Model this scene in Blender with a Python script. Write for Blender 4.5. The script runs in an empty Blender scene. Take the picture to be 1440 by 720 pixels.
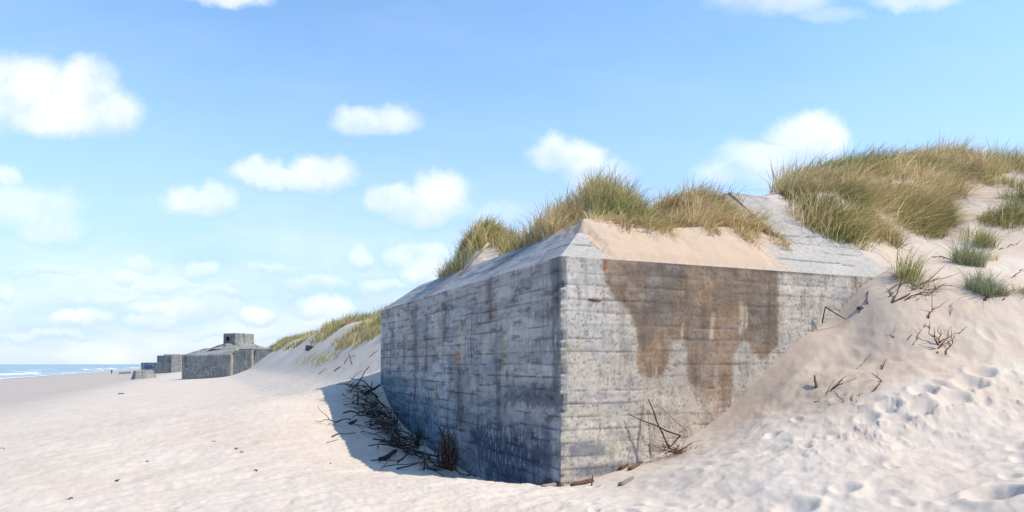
import bpy, math, random
import numpy as np
from mathutils import Vector, Matrix

R = math.radians
rng = np.random.default_rng(7)
random.seed(7)
scene = bpy.context.scene
col = scene.collection
F, CX, HY, EYE = 990.0, 720.0, 512.0, 1.8     # focal length and principal point of the photograph, eye height

# ------------------------------------------------------------------ helpers
def px(x, y, D):
    return np.array([(x - CX) / F * D, D, EYE + (HY - y) / F * D])

def sstep(a, b, x):
    u = np.clip((x - a) / (b - a), 0, 1)
    return u * u * (3 - 2 * u)

def _hash(xi, yi, seed):
    h = (xi.astype(np.int64) * 374761393 + yi.astype(np.int64) * 668265263 + seed * 1442695041) & 0xffffffff
    h = ((h ^ (h >> 13)) * 1274126177) & 0xffffffff
    h = ((h ^ (h >> 16)) * 2246822519) & 0xffffffff
    return ((h ^ (h >> 15)) & 0xffffff) / float(0xffffff)

def vnoise(x, y, seed=0):
    """gradient noise, about 0..1"""
    x = np.asarray(x, float); y = np.asarray(y, float)
    x, y = np.broadcast_arrays(x, y)
    xi = np.floor(x); yi = np.floor(y); fx = x - xi; fy = y - yi
    def g(ax, ay):
        a = _hash(xi + ax, yi + ay, seed) * 6.2831853
        return np.cos(a) * (fx - ax) + np.sin(a) * (fy - ay)
    ux = fx * fx * fx * (fx * (fx * 6 - 15) + 10); uy = fy * fy * fy * (fy * (fy * 6 - 15) + 10)
    a = g(0, 0); b = g(1, 0); c = g(0, 1); d = g(1, 1)
    return (.5) + 1.1 * ((a + (b - a) * ux) * (1 - uy) + (c + (d - c) * ux) * uy)

def fbm(x, y, seed=0, octv=4, gain=.5):
    s = 0; a = 1; n = 0
    for k in range(octv):
        s = s + a * vnoise(x * 2 ** k + 17.3 * k, y * 2 ** k + 5.1 * k, seed + k); n += a; a *= gain
    return s / n

def mesh_from(name, V, Fq, mat=None, parent=None, smooth=False, cols=None, cname='paint'):
    """V (n,3), Fq (m,k) one face size -> one mesh object"""
    V = np.asarray(V, np.float32); Fq = np.asarray(Fq, np.int32)
    me = bpy.data.meshes.new(name)
    m, k = Fq.shape
    me.vertices.add(len(V)); me.vertices.foreach_set('co', V.ravel())
    me.loops.add(m * k); me.loops.foreach_set('vertex_index', Fq.ravel())
    me.polygons.add(m); me.polygons.foreach_set('loop_start', np.arange(0, m * k, k, dtype=np.int32))
    me.polygons.foreach_set('use_smooth', np.full(m, smooth, dtype=bool))
    me.update(calc_edges=True); me.validate()
    if cols is not None:
        at = me.attributes.new(cname, 'FLOAT_COLOR', 'POINT')
        c4 = np.ones((len(V), 4), np.float32); c4[:, :cols.shape[1]] = cols
        at.data.foreach_set('color', c4.ravel())
    o = bpy.data.objects.new(name, me); col.objects.link(o)
    if mat: me.materials.append(mat)
    if parent: o.parent = parent
    return o

def gridfaces(nu, nv):
    i = np.arange(nu * nv).reshape(nu, nv)
    return np.stack([i[:-1, :-1], i[1:, :-1], i[1:, 1:], i[:-1, 1:]], -1).reshape(-1, 4)

def tag(o, label, cat, group=None, kind=None):
    o['label'] = label; o['category'] = cat
    if group: o['group'] = group
    if kind: o['kind'] = kind
    return o

def empty(name, loc, label, cat, group=None):
    o = bpy.data.objects.new(name, None); col.objects.link(o); o.location = loc; o.empty_display_size = .2
    return tag(o, label, cat, group)

# ------------------------------------------------------------------ node helpers
def newmat(name):
    m = bpy.data.materials.new(name); m.use_nodes = True
    nt = m.node_tree; nt.nodes.clear()
    out = nt.nodes.new('ShaderNodeOutputMaterial'); b = nt.nodes.new('ShaderNodeBsdfPrincipled')
    nt.links.new(b.outputs[0], out.inputs[0])
    b.inputs['Roughness'].default_value = .9
    b.inputs['Specular IOR Level'].default_value = .2
    return m, nt, b

def N(nt, t, **kw):
    n = nt.nodes.new(t)
    for k, v in kw.items():
        if k.startswith('i_'):
            key = k[2:]
            n.inputs[int(key) if key.isdigit() else key].default_value = v
        else: setattr(n, k, v)
    return n

def noise_n(nt, vec, scale, detail=4, rough=.55, dist=0.0):
    n = N(nt, 'ShaderNodeTexNoise'); n.inputs['Scale'].default_value = scale
    n.inputs['Detail'].default_value = detail; n.inputs['Roughness'].default_value = rough
    n.inputs['Distortion'].default_value = dist
    nt.links.new(vec, n.inputs['Vector']); return n.outputs['Fac']

def ramp(nt, fac, stops):
    n = N(nt, 'ShaderNodeValToRGB'); e = n.color_ramp.elements
    while len(e) < len(stops): e.new(.5)
    for el, (p, c) in zip(e, stops):
        el.position = p; el.color = (c, c, c, 1) if not hasattr(c, '__len__') else (*c, 1)
    nt.links.new(fac, n.inputs[0]); return n.outputs[0]

def mix(nt, a, b, fac=None, mode='MIX', f=.5):
    n = N(nt, 'ShaderNodeMix', data_type='RGBA', blend_type=mode)
    n.inputs[0].default_value = f
    if fac is not None: nt.links.new(fac, n.inputs[0])
    for s, v in ((6, a), (7, b)):
        if hasattr(v, 'is_output'): nt.links.new(v, n.inputs[s])
        else: n.inputs[s].default_value = (*v, 1)
    return n.outputs[2]

def M(nt, op, a, b=0.0, clamp=False):
    n = N(nt, 'ShaderNodeMath', operation=op, use_clamp=clamp)
    for k, v in ((0, a), (1, b)):
        if hasattr(v, 'is_output'): nt.links.new(v, n.inputs[k])
        else: n.inputs[k].default_value = v
    return n.outputs[0]

def bump(nt, bsdf, h, strength, dist):
    n = N(nt, 'ShaderNodeBump'); n.inputs['Strength'].default_value = strength; n.inputs['Distance'].default_value = dist
    nt.links.new(h, n.inputs['Height']); nt.links.new(n.outputs[0], bsdf.inputs['Normal'])

def geom_pos(nt): return N(nt, 'ShaderNodeNewGeometry').outputs['Position']
def objc(nt): return N(nt, 'ShaderNodeTexCoord').outputs['Object']

# ------------------------------------------------------------------ frames
T2 = np.array([-0.3985, 0.917]); E2 = np.array([0.917, 0.3985])     # along the shore (away), inland
C2 = np.array([0.73, 10.6]); C_S = C2 @ E2; C_T = C2 @ T2            # near corner of the big bunker
TOP, INS, SLOPE, LB = 3.43, .95, .758, 11.9
def w2db(x, y): return (x - C2[0]) * E2[0] + (y - C2[1]) * E2[1], (x - C2[0]) * T2[0] + (y - C2[1]) * T2[1]
def db2w(d, b): return C2[0] + d * E2[0] + b * T2[0], C2[1] + d * E2[1] + b * T2[1]

# ------------------------------------------------------------------ terrain
_S = np.array([-3000, -400, -120, -100, -86, -70, -54, -40, -25, -16, -7, -2.5, 0, 2.6, 4.9, 7, 9, 11, 14, 20, 40, 100, 400, 3000.])
_Z = np.array([-60, -12, -6.6, -5.7, -5, -4.3, -3.5, -2.45, -1.55, -1.1, -.45, -.12, 0, .28, 1.1, 2.9, 4.4, 4.9, 5.0, 5.8, 6.2, 5.5, 5, 5.])
_fs = np.linspace(-140, 120, 5201); _fz = np.interp(_fs, _S, _Z)
_k = np.exp(-np.linspace(-2, 2, 41) ** 2); _k /= _k.sum()
_fz = np.convolve(np.pad(_fz, 20, 'edge'), _k, 'valid')
def base_z(s): return np.where((s > -139) & (s < 119), np.interp(s, _fs, _fz), np.interp(s, _S, _Z))

cps = []
def cp(x, y, z): cps.append((x, y, z))
for p in [(720,720,8.1),(400,720,8.2),(150,720,8.8),(1100,720,6.9),(1440,720,6.),(1440,600,8.5),(1300,640,8.),(1300,540,9.8),
          (1440,490,10.8),(1100,590,10.2),(1000,640,9.8),(890,668,10.),(840,678,10.3),
          (650,678,9.75),(575,674,10.2),(548,667,11),(500,640,13),(470,600,16),(455,545,22),(720,683,9.7),(780,683,10.1),
          (537,521,24),(500,512,30),
          (1090,285,15.9),(1150,262,17),(1200,243,18.5),(1250,232,20),(1330,228,21),(1390,244,22),(1440,240,24),(1520,250,25),
          (1250,345,15),(1330,335,15.6),(1440,330,15.6),(1300,380,13.5),(1400,395,12.9),(1440,420,12.1),(1300,450,11.8),(1200,480,12.1),
          (1235,398,13.2),(1150,523,11.6),(1520,400,13),(1520,500,10.6),(1180,462,12.6),(1250,440,12.0),(1250,500,11.2),(1400,470,11.2)]:
    cp(*px(*p))
for b, z in ((1.3,-.4),(2.5,-.47),(4,-.48),(5.5,-.4),(7,-.23),(8.4,.0),(9.76,.26),(10.8,.68),(11.85,1.17),(13,1.5)):
    x, y = db2w(-.05, b); cp(x, y, z)
for b, z in ((1.5,-.12),(3,-.16),(5,-.06),(7,.16),(9,.48),(10.5,.78)):
    x, y = db2w(-1.1, b); cp(x, y, z)
for d, z in ((.35,.03),(1.0,.14),(1.825,.335),(2.6,.68),(3.73,1.42),(5,2.38),(6.27,3.24),(7.1,3.62),(7.9,3.72),(8.6,3.8),(9.4,3.9)):
    x, y = db2w(d, -.05); cp(x, y, z)
for d, b, z in ((7.43,.24,3.63),(6.95,1.4,4.5),(6.5,2.8,5.55),(8.4,1.4,4.75),(7.6,2.8,5.8),(6.9,4.5,5.5),(6.2,4.5,5.2),(6.5,6.,5.2),
                (5,1.5,2.4),(3,1.5,1.2),(1,1.5,0.2),(5,3.5,3.2),(3,4,2.0),(1,4,.6),(3,7,2.4),(1,7,.8),(5.5,6,4.2)):
    x, y = db2w(d, b); cp(x, y, z)
cps = np.array(cps)
def matern(r, L): q = math.sqrt(3) * r / L; return (1 + q) * np.exp(-q)
RL = 4.5
_res = cps[:, 2] - base_z(cps[:, :2] @ E2)
_K = matern(np.hypot(cps[:, None, 0] - cps[None, :, 0], cps[:, None, 1] - cps[None, :, 1]), RL)
_w = np.linalg.solve(_K + 2e-3 * np.eye(len(cps)), _res)

def roof_z(d, b):
    m = np.minimum(np.minimum(d, b), np.minimum(INS, LB - b))
    z = TOP + SLOPE * np.clip(m, -1, INS)
    up = TOP + SLOPE * np.clip(b, 0, 2.8)
    return np.where((d > 5.5) & (b > 0), np.maximum(z, up), z)
def shore_edge(b): return np.interp(b, [0, .24, 1.4, 2.8, 4.5], [6.95, 7.4, 6.95, 6.5, 6.0])

# footprints and hollows in the loose sand: (x, y, long, wide, yaw, depth)
prints = []
def ground_smooth(x, y):
    x = np.atleast_1d(np.asarray(x, float)); y = np.atleast_1d(np.asarray(y, float))
    z = base_z(x * E2[0] + y * E2[1])
    near = (np.hypot(x - 4, y - 14) < 40)
    if near.any():
        xn, yn = x[near], y[near]; add = np.zeros(len(xn))
        for (cx_, cy_, _z), w_ in zip(cps, _w):
            add += w_ * matern(np.hypot(xn - cx_, yn - cy_), RL)
        z = z.copy(); z[near] += add
    return z
def pick_smooth(xp, yp):                # ground point seen at a pixel of the photograph
    D = np.geomspace(3.5, 120, 1500)
    x = (xp - CX) / F * D; zr = EYE + (HY - yp) / F * D
    g = ground_smooth(x, D); k = np.argmax(zr < g) if (zr < g).any() else len(D) - 1
    return x[k], D[k], g[k]
tracks = [((900,700),(1440,560)),((960,715),(1440,600)),((1010,660),(1440,520)),((1100,712),(1440,640)),((1180,620),(1440,545)),((1240,700),(1440,670)),((860,690),(1300,600)),((830,712),(1100,650))]
for (a, b_) in tracks:
    A = np.array(pick_smooth(*a)[:2]); B = np.array(pick_smooth(*b_)[:2]); L = np.linalg.norm(B - A); dr = (B - A) / L; nn = np.array([-dr[1], dr[0]])
    q = 0.; side = 1
    while q < L:
        p = A + dr * q + nn * (side * .11 + rng.normal(0, .07)); side = -side
        prints.append((p[0], p[1], rng.uniform(.12, .19), rng.uniform(.065, .1), math.atan2(dr[1], dr[0]) + rng.normal(0, .35), rng.uniform(.015, .045) * (1 if rng.random() < .6 else .4)))
        q += rng.uniform(.45, .8)
for k in range(90):
    p = pick_smooth(rng.uniform(830, 1440), 0)[:2] if False else (rng.uniform(.6, 8.5), rng.uniform(5.5, 13))
    prints.append((p[0], p[1], rng.uniform(.07, .17), rng.uniform(.05, .1), rng.uniform(0, 6.28), rng.uniform(.012, .04)))
prints = [q for q in prints if not (lambda db: db[0] > 1.2 and db[1] > -1.7)(w2db(q[0], q[1]))]
for (a, r_, dp) in (((1400,697),.2,.13),((1190,688),.12,.07),((1120,716),.16,.07),((1340,560),.2,.09),((1300,548),.15,.08),((1250,575),.13,.06),((1380,525),.16,.08),((1365,540),.18,.08),((1220,590),.12,.05)):
    p = pick_smooth(*a); prints.append((p[0], p[1], r_ * 1.1, r_ * .85, .4, dp))

def micro(x, y):
    """small relief of the loose sand"""
    d, b = w2db(x, y); s = x * E2[0] + y * E2[1]; r = np.hypot(x, y)
    near = 1 - sstep(25, 60, r)
    right = sstep(0, 3., x - .12 * (y - 8)) * (1 - sstep(11.5, 14.5, y - .12 * x))   # trodden slope in front
    fade_wall = sstep(.05, .8, np.maximum(-b, -d))                                # smooth where it drifts against the wall
    z = .06 * (fbm(x * .55, y * .55, 3, 3) - .5) * near
    z += right * (.085 * (fbm(x * 1.1, y * 1.1, 11, 4) - .5) + .03 * (fbm(x * 5, y * 5, 21, 3) - .5)) * (.3 + .7 * fade_wall)
    rip = fbm(x * 1.2 + .8 * y, y * 3.4 - 2.2 * x, 31, 4, .6) - .5                   # wind-blown scallops on the open beach
    z += (1 - right) * near * .075 * rip * sstep(.4, -1.2, d) * (r < 60)
    z += (1 - right) * near * .018 * (fbm(x * 6, y * 6, 41, 2) - .5)
    crust = np.clip(fbm(x * 3.2, y * 3.2, 51, 5, .62) - .56, 0, 1)                     # broken damp crust among the footprints
    band = np.exp(-((y - (7.5 + .3 * x)) / .7) ** 2) * sstep(2.5, 4.5, x)
    z += band * np.minimum(crust, .12) * .3
    return z

def press(x, y, z):
    for (cx_, cy_, a, b_, yaw, dp) in prints:
        m = np.where((np.abs(x - cx_) < a * 2.6) & (np.abs(y - cy_) < a * 2.6))[0]
        if not len(m): continue
        dx = x[m] - cx_; dy = y[m] - cy_; c, s_ = math.cos(yaw), math.sin(yaw)
        q = np.sqrt(((dx * c + dy * s_) / a) ** 2 + ((-dx * s_ + dy * c) / b_) ** 2)
        z[m] += -dp * np.exp(-(q ** 2.6)) + dp * .38 * np.exp(-((q - 1.45) / .38) ** 2)
    return z

def ground(x, y):
    x = np.atleast_1d(np.asarray(x, float)); y = np.atleast_1d(np.asarray(y, float))
    z = ground_smooth(x, y) + micro(x, y)
    d, b = w2db(x, y)
    # crest of the drift against the sunlit wall: a wind-cut edge with a slip face on its right
    t = np.clip((d - 3.4) / 3.2, 0, 1); bl = -.75 + .55 * t                      # its line in wall coordinates
    z = z + .07 * np.exp(-np.abs(b - bl) / .25) * sstep(3.1, 4.2, d) * (1 - sstep(6.0, 6.9, d)) * (b < .2)
    z = press(x, y, z)
    eb = shore_edge(b) + .25 * (fbm(b * 1.6, d * 0 + 3, 55, 3) - .5)
    ins = (d > .12) & (b > .02) & (b < LB - .12)
    rz = roof_z(d, b)
    z = np.where(ins & (d < eb), np.minimum(z, rz - .4 * np.clip((eb - d) / .8, 0, 1)), z)
    cap = rz + .02 + .62 * np.maximum(d - eb, 0) + .25 * np.maximum(d - eb - 1, 0) ** 2        # sand lies on the ramp at its angle of repose
    z = np.where(ins & (b < 3.4) & (d >= eb) & (d < eb + 3), np.minimum(z, cap), z)
    z = np.where((b > 0) & (b < 3.4) & (d >= eb) & (d < 11), np.maximum(z, rz + .10 * np.clip((d - eb) / .5, 0, 1)), z)
    dist = np.hypot(np.maximum(7.0 - d, 0), np.maximum(-b, 0))
    heap = TOP + .07 - .60 * dist + .03 * np.minimum(np.maximum(d - 7, 0), 3)
    sel = (b <= 0) & (dist < 1.6) & (d < 13)
    zs = .5 * (z + heap + np.sqrt((z - heap) ** 2 + .03))
    z = np.where(sel, z + (zs - z) * sstep(1.6, .7, dist), z)
    # gentle dunes far away
    r = np.hypot(x, y); s = x * E2[0] + y * E2[1]
    z = z + sstep(25, 70, r) * sstep(4, 12, s) * 2.2 * (fbm(x * .06, y * .06, 61, 4) - .5)
    z = z + sstep(30, 90, r) * (s < 4) * .25 * (fbm(x * .05, y * .05, 71, 4) - .5) * (s > -80)
    return z

def pick(xp, yp):                       # the same on the finished relief
    D = np.geomspace(3.5, 120, 900)
    x = (xp - CX) / F * D; zr = EYE + (HY - yp) / F * D
    g = ground(x, D); k = np.argmax(zr < g) if (zr < g).any() else len(D) - 1
    return x[k], D[k], g[k]

ang = np.concatenate([np.linspace(-180, -44, 70, endpoint=False), np.linspace(-44, 44, 1050, endpoint=False), np.linspace(44, 180, 70, endpoint=False)])
rad = np.concatenate([np.linspace(.6, 4, 30, endpoint=False), np.geomspace(4, 26, 400, endpoint=False), np.geomspace(26, 120, 120, endpoint=False), np.geomspace(120, 9000, 90)])
A_, R_ = np.meshgrid(np.radians(ang), rad, indexing='ij')
X_ = (np.sin(A_) * R_).ravel(); Y_ = (np.cos(A_) * R_).ravel()
Z_ = ground(X_, Y_)
na, nr = A_.shape
idx = np.arange(na * nr).reshape(na, nr); nxt = np.roll(idx, -1, 0)
fq = np.stack([idx[:, :-1], idx[:, 1:], nxt[:, 1:], nxt[:, :-1]], -1).reshape(-1, 4)[:, ::-1]

# damp / dry masks of the sand (its real moisture)
d_, b_ = w2db(X_, Y_); s_ = X_ * E2[0] + Y_ * E2[1]
wob = fbm(X_ * .9, Y_ * .9, 81, 4) - .5
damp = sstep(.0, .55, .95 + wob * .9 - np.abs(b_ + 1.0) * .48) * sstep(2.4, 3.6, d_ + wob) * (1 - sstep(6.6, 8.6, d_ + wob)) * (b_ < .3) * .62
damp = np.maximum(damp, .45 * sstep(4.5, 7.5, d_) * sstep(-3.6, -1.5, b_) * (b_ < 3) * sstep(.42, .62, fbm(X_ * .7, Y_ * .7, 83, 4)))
firm = sstep(-5, -13, s_ + 2.5 * (fbm(X_ * .15, Y_ * .05, 85, 3) - .5) + 1.0 * wob)          # flat grey beach nearer the water
wet = sstep(-76, -84, s_ + 5 * (fbm(X_ * .05, Y_ * .02, 87, 3) - .5))
V_ = np.stack([X_, Y_, Z_], 1)
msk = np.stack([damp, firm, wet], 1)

m_sand, nt, bs = newmat('dune_sand')
at = N(nt, 'ShaderNodeAttribute', attribute_name='paint'); sp = N(nt, 'ShaderNodeSeparateColor'); nt.links.new(at.outputs['Color'], sp.inputs[0])
P = geom_pos(nt)
n1 = noise_n(nt, P, .7, 5); n2 = noise_n(nt, P, 9, 6, .65); n3 = noise_n(nt, P, 160, 3, .7)
dry = mix(nt, (.56, .48, .40), (.61, .54, .465), ramp(nt, n1, [(.35, 0), (.65, 1)]))
dry = mix(nt, dry, (.45, .385, .33), ramp(nt, n2, [(.5, 0), (.8, .55)]))
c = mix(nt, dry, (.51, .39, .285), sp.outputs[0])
c = mix(nt, c, (.43, .38, .335), sp.outputs[1])
c = mix(nt, c, (.16, .15, .145), sp.outputs[2])
c = mix(nt, c, ramp(nt, n3, [(.3, .72), (.7, 1.15)]), mode='MULTIPLY', f=.55)
nt.links.new(c, bs.inputs['Base Color'])
rg = M(nt, 'SUBTRACT', .95, M(nt, 'MULTIPLY', sp.outputs[2], .6)); nt.links.new(rg, bs.inputs['Roughness'])
hh = M(nt, 'ADD', M(nt, 'MULTIPLY', n2, .5), M(nt, 'MULTIPLY', n3, .12))
bump(nt, bs, hh, .55, .035)
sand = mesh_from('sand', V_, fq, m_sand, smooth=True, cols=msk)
tag(sand, 'pale dry sand of beach and dunes with footprints', 'sand', kind='structure')

# ------------------------------------------------------------------ sea
ang = np.radians(np.linspace(-100, 10, 420)); rad = np.concatenate([np.geomspace(60, 1500, 420, endpoint=False), np.geomspace(1500, 30000, 60)])
A2, R2 = np.meshgrid(ang, rad, indexing='ij'); X = (np.sin(A2) * R2).ravel(); Y = (np.cos(A2) * R2).ravel()
s = X * E2[0] + Y * E2[1]; t = X * T2[0] + Y * T2[1]
warp = 6 * (fbm(t * .006, s * .01, 101, 3) - .5)
foam = np.zeros(len(s)); Zs = np.full(len(s), -5.0)
for k, (s0, wd, hgt) in enumerate(((-88, 1.2, .1), (-101, 1.4, .3), (-117, 3, .8), (-131, 4.5, 1.1), (-150, 4, .8), (-190, 4, .6))):
    q = (s - s0 - warp * (1 + .4 * k)); pres = sstep(.42, .6, fbm(t * .008 + 9 * k, s * .002, 111 + k, 3)) if k else 1.
    g = np.exp(-(q / wd) ** 2) * pres
    Zs += hgt * g
    foam = np.maximum(foam, sstep(.3, .75, np.exp(-((q - wd * .8) / (wd * 1.3)) ** 2) * pres * (.55 + .9 * fbm(t * .05, s * .3, 121 + k, 3))) * (1 if k < 4 else .5))
Zs += .25 * (fbm(s * .07, t * .02, 131, 3) - .5) * sstep(-86, -110, s)
i_ = gridfaces(len(ang), len(rad))
m_sea, nt, bs = newmat('sea_water')
at = N(nt, 'ShaderNodeAttribute', attribute_name='paint'); sp = N(nt, 'ShaderNodeSeparateColor'); nt.links.new(at.outputs['Color'], sp.inputs[0])
P = geom_pos(nt)
c = mix(nt, (.07, .21, .26), (.16, .28, .31), sp.outputs[1]); c = mix(nt, c, (.8, .82, .83), sp.outputs[0])
nt.links.new(c, bs.inputs['Base Color']); bs.inputs['Specular IOR Level'].default_value = .5
nt.links.new(M(nt, 'ADD', .22, M(nt, 'MULTIPLY', sp.outputs[0], .6)), bs.inputs['Roughness'])
mp = N(nt, 'ShaderNodeMapping'); mp.inputs['Rotation'].default_value = (0, 0, R(-23.5)); mp.inputs['Scale'].default_value = (1, .25, 1); nt.links.new(P, mp.inputs[0])
bump(nt, bs, noise_n(nt, mp.outputs[0], .35, 5, .6), .8, .5)
sea = mesh_from('sea', np.stack([X, Y, Zs], 1), i_, m_sea, smooth=True, cols=np.stack([foam, sstep(-150, -95, s), foam * 0], 1))
tag(sea, 'calm blue-green sea with low white breakers along the beach', 'sea', kind='structure')

# ------------------------------------------------------------------ concrete painting (stains and other tones, baked per vertex)
def poly_mask(u, v, poly, warp=.0, seed=0, soft=.0):
    poly = np.array(poly, float); out = np.zeros_like(u)
    offs = [(0, 0)] if soft == 0 else [(0, 0), (soft, 0), (-soft, 0), (0, soft), (0, -soft), (.6 * soft, .6 * soft), (-.6 * soft, -.6 * soft)]
    warp = warp * (1 if warp < .3 else 1)
    wu = warp * (fbm(u * 3.2, v * 3.2, seed, 5, .72) - .5) * 2.4; wv = warp * (fbm(u * 3.2 + 40, v * 3.2, seed + 9, 5, .72) - .5) * 2.4
    for ox, oy in offs:
        x = u + wu + ox; y = v + wv + oy; ins = np.zeros(u.shape, bool)
        j = len(poly) - 1
        for i in range(len(poly)):
            xi, yi = poly[i]; xj, yj = poly[j]
            if yi != yj:
                ins ^= ((yi > y) != (yj > y)) & (x < (xj - xi) * (y - yi) / (yj - yi) + xi)
            j = i
        out += ins
    return out / len(offs)

def right_px(x, y):     # pixel on the sunlit wall -> (d, z)
    r = (x - CX) / F; d = (r * C2[1] - C2[0]) / (E2[0] - r * E2[1]); D = C2[1] + E2[1] * d
    return d, EYE + (HY - y) / F * D
def left_px(x, y):      # pixel on the shaded wall -> (b, z)
    r = (x - CX) / F; b = (r * C2[1] - C2[0]) / (T2[0] - r * T2[1]); D = C2[1] + T2[1] * b
    return b, EYE + (HY - y) / F * D

def lerp(a, b, m): return a + (np.asarray(b) - a) * m[:, None]

def boards(u, v, seed, bh=.2):
    """board-marked relief and tone: (offset, line mask, tone)"""
    vv = v + .012 * (fbm(u * .8, v * 0 + seed, seed, 3) - .5) * 2
    k = np.floor(vv / bh); f = vv / bh - k
    ju = u / 3.6 + _hash(k, k * 0 + 3, seed) * 7; ku = np.floor(ju); fu = (ju - ku) * 3.6
    tone = _hash(k, ku, seed + 1) - .5
    brk = fbm(u * .55, k * 7.7, seed + 2, 5, .6) + .22 * (_hash(k, k * 0 + 8, seed + 3) - .45)
    w = .013 + .03 * np.clip(brk - .45, 0, 1)
    line = np.exp(-(np.minimum(f, 1 - f) * bh / w) ** 2 * 2.2) * sstep(.34, .64, brk)
    vline = np.exp(-(np.minimum(fu, 3.6 - fu) / .012) ** 2) * 0.
    return tone, np.maximum(line, vline), k

def crack_lines(u, v, seed, scale=.9):
    n = fbm(u * scale * 1.6, v * scale * .7, seed, 5, .55)
    m = np.exp(-((n - .5) / .0085) ** 2)
    return m * sstep(.45, .6, fbm(u * .7, v * .7, seed + 5, 2))

def paint_right(d, z):
    n = len(d); c = np.tile(np.array([.50, .445, .375]), (n, 1))
    c = lerp(c, (.40, .395, .395), .45 * sstep(.45, .65, fbm(d * .8, z * 1.3, 201, 4)))
    c = lerp(c, (.52, .47, .385), .8 * sstep(.48, .68, fbm(d * .9 + 30, z * .9, 203, 4)))
    c = lerp(c, (.29, .27, .25), .6 * sstep(.48, .75, fbm(d * 3, z * 5, 205, 4, .6)))
    # pale strip by the top of the corner
    c = lerp(c, (.50, .485, .45), .7 * (1 - sstep(.5, 1.0, d)) * sstep(1.9, 2.4, z))
    P_ = lambda pts: [right_px(*p) for p in pts]
    br = poly_mask(d, z, P_([(845,340),(847,368),(860,415),(886,440),(896,474),(896,523),(914,535),(929,528),(940,510),(942,482),(963,479),(965,507),(970,546),(988,568),(991,592),(1011,580),(1028,572),(1032,535),(1032,505),(1042,481),(1053,484),(1070,507),(1094,486),(1096,340)]), .055, 211, .035)
    br *= .8 + .2 * sstep(.3, .5, fbm(d * 2.2, z * 2.6, 212, 5, .65)); vein = fbm(d * 5, z * .7, 214, 4, .6)
    br *= 1 - .45 * sstep(.62, .72, vein) * sstep(2.6, 1.4, z)
    tone = fbm(d * 1.4, z * .9, 213, 4, .6)
    brown = lerp(np.tile(np.array([.255, .168, .105]), (n, 1)), (.19, .138, .098), sstep(.42, .62, tone))
    brown = lerp(brown, (.12, .106, .096), .8 * poly_mask(d, z, P_([(893,355),(962,355),(955,420),(940,470),(915,460),(900,410)]), .16, 215, .12))
    brown = lerp(brown, (.31, .215, .15), .6 * poly_mask(d, z, P_([(1010,440),(1030,480),(1030,570),(1000,585),(985,520)]), .1, 217, .08))
    brown = lerp(brown, (.15, .118, .092), .7 * poly_mask(d, z, P_([(1040,385),(1095,395),(1098,480),(1072,490),(1050,430)]), .15, 219, .1))
    brown *= (.84 + .32 * fbm(d * 3.5, z * 3, 221, 5, .62))[:, None]
    wash = poly_mask(d, z, P_([(838,345),(858,420),(880,500),(905,560),(950,600),(1010,612),(1045,590),(1075,540),(1104,500),(1108,345)]), .14, 216, .12)
    c = lerp(c, (.30, .25, .20), wash * (.06 + .36 * sstep(.42, .62, fbm(d * 1.6, z * 2.4, 218, 5, .65))))
    c = c * (1 - br[:, None] * .95) + brown * br[:, None] * .95
    # warm grey stain lower left of the brown, ochre light patch by the sand
    c = lerp(c, (.33, .285, .24), .6 * poly_mask(d, z, P_([(893,520),(930,535),(985,545),(1000,595),(960,620),(905,600)]), .1, 223, .08))
    c = lerp(c, (.43, .36, .27), .75 * poly_mask(d, z, P_([(950,600),(985,580),(1000,560),(1010,600),(975,620),(930,635)]), .06, 225, .04))
    # pale drips left by water on the brown
    for (x0, y0, y1, w) in ((1002,440,478,.05),(1043,424,470,.055),(1050,432,462,.03),(960,455,480,.02)):
        u0, z0 = right_px(x0, y0); _, z1 = right_px(x0, y1)
        m = np.exp(-((d - u0 + .02 * np.sin(z * 9)) / w) ** 2) * sstep(z1 - .05, z1 + .05, z) * sstep(z0 + .05, z0 - .05, z)
        c = lerp(c, (.52, .43, .30), .8 * m)
    # dark violet damp patches near the foot, greenish cream at the corner, row of white bloom
    c = lerp(c, (.14, .145, .185), .75 * poly_mask(d, z, P_([(798,622),(850,622),(852,645),(800,640)]), .07, 227, .05))
    c = lerp(c, (.15, .16, .20), .7 * poly_mask(d, z, P_([(812,652),(850,652),(880,648),(870,668),(815,672)]), .07, 229, .05))
    c = lerp(c, (.50, .46, .36), .7 * poly_mask(d, z, P_([(788,560),(800,560),(803,640),(796,690),(787,690)]), .05, 231, .03))
    u0, zr = right_px(830, 598)
    m = np.exp(-((z - zr + .03 * np.sin(d * 7)) / .05) ** 2) * sstep(.45, .7, fbm(d * 9, z * 6, 233, 3)) * (d < 1.6)
    c = lerp(c, (.62, .60, .57), m)
    c = lerp(c, (.60, .50, .39), .45 * poly_mask(d, z, P_([(900,540),(1010,560),(1000,640),(900,640)]), .1, 234, .1))
    # rust
    for (x0, y0, y1, w, colr, a) in ((850,360,383,.03,(.30,.10,.03),.95),(852,380,396,.02,(.42,.27,.15),.7),(835,421,425,.07,(.11,.06,.04),.9),(832,425,432,.015,(.30,.12,.07),.7),
                                  (1203,372,405,.03,(.24,.13,.08),.9),(812,470,490,.02,(.4,.25,.15),.4)):
        u0, z0 = right_px(x0, y0); _, z1 = right_px(x0, y1)
        m = np.exp(-((d - u0) / w) ** 2) * sstep(z1 - .03, z1 + .04, z) * sstep(z0 + .04, z0 - .02, z)
        c = lerp(c, colr, a * m)
    tone, line, k = boards(d, z, 241)
    c *= (1 + .13 * tone)[:, None]
    c = lerp(c, (.11, .10, .10), .72 * line)
    drip = fbm(d * 7, z * .8, 243, 5, .62)
    c *= (1 - .20 * sstep(.52, .78, drip) + .08 * sstep(.5, .3, drip))[:, None]
    c = lerp(c, (.15, .14, .135), .65 * crack_lines(d, z, 245))
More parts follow.
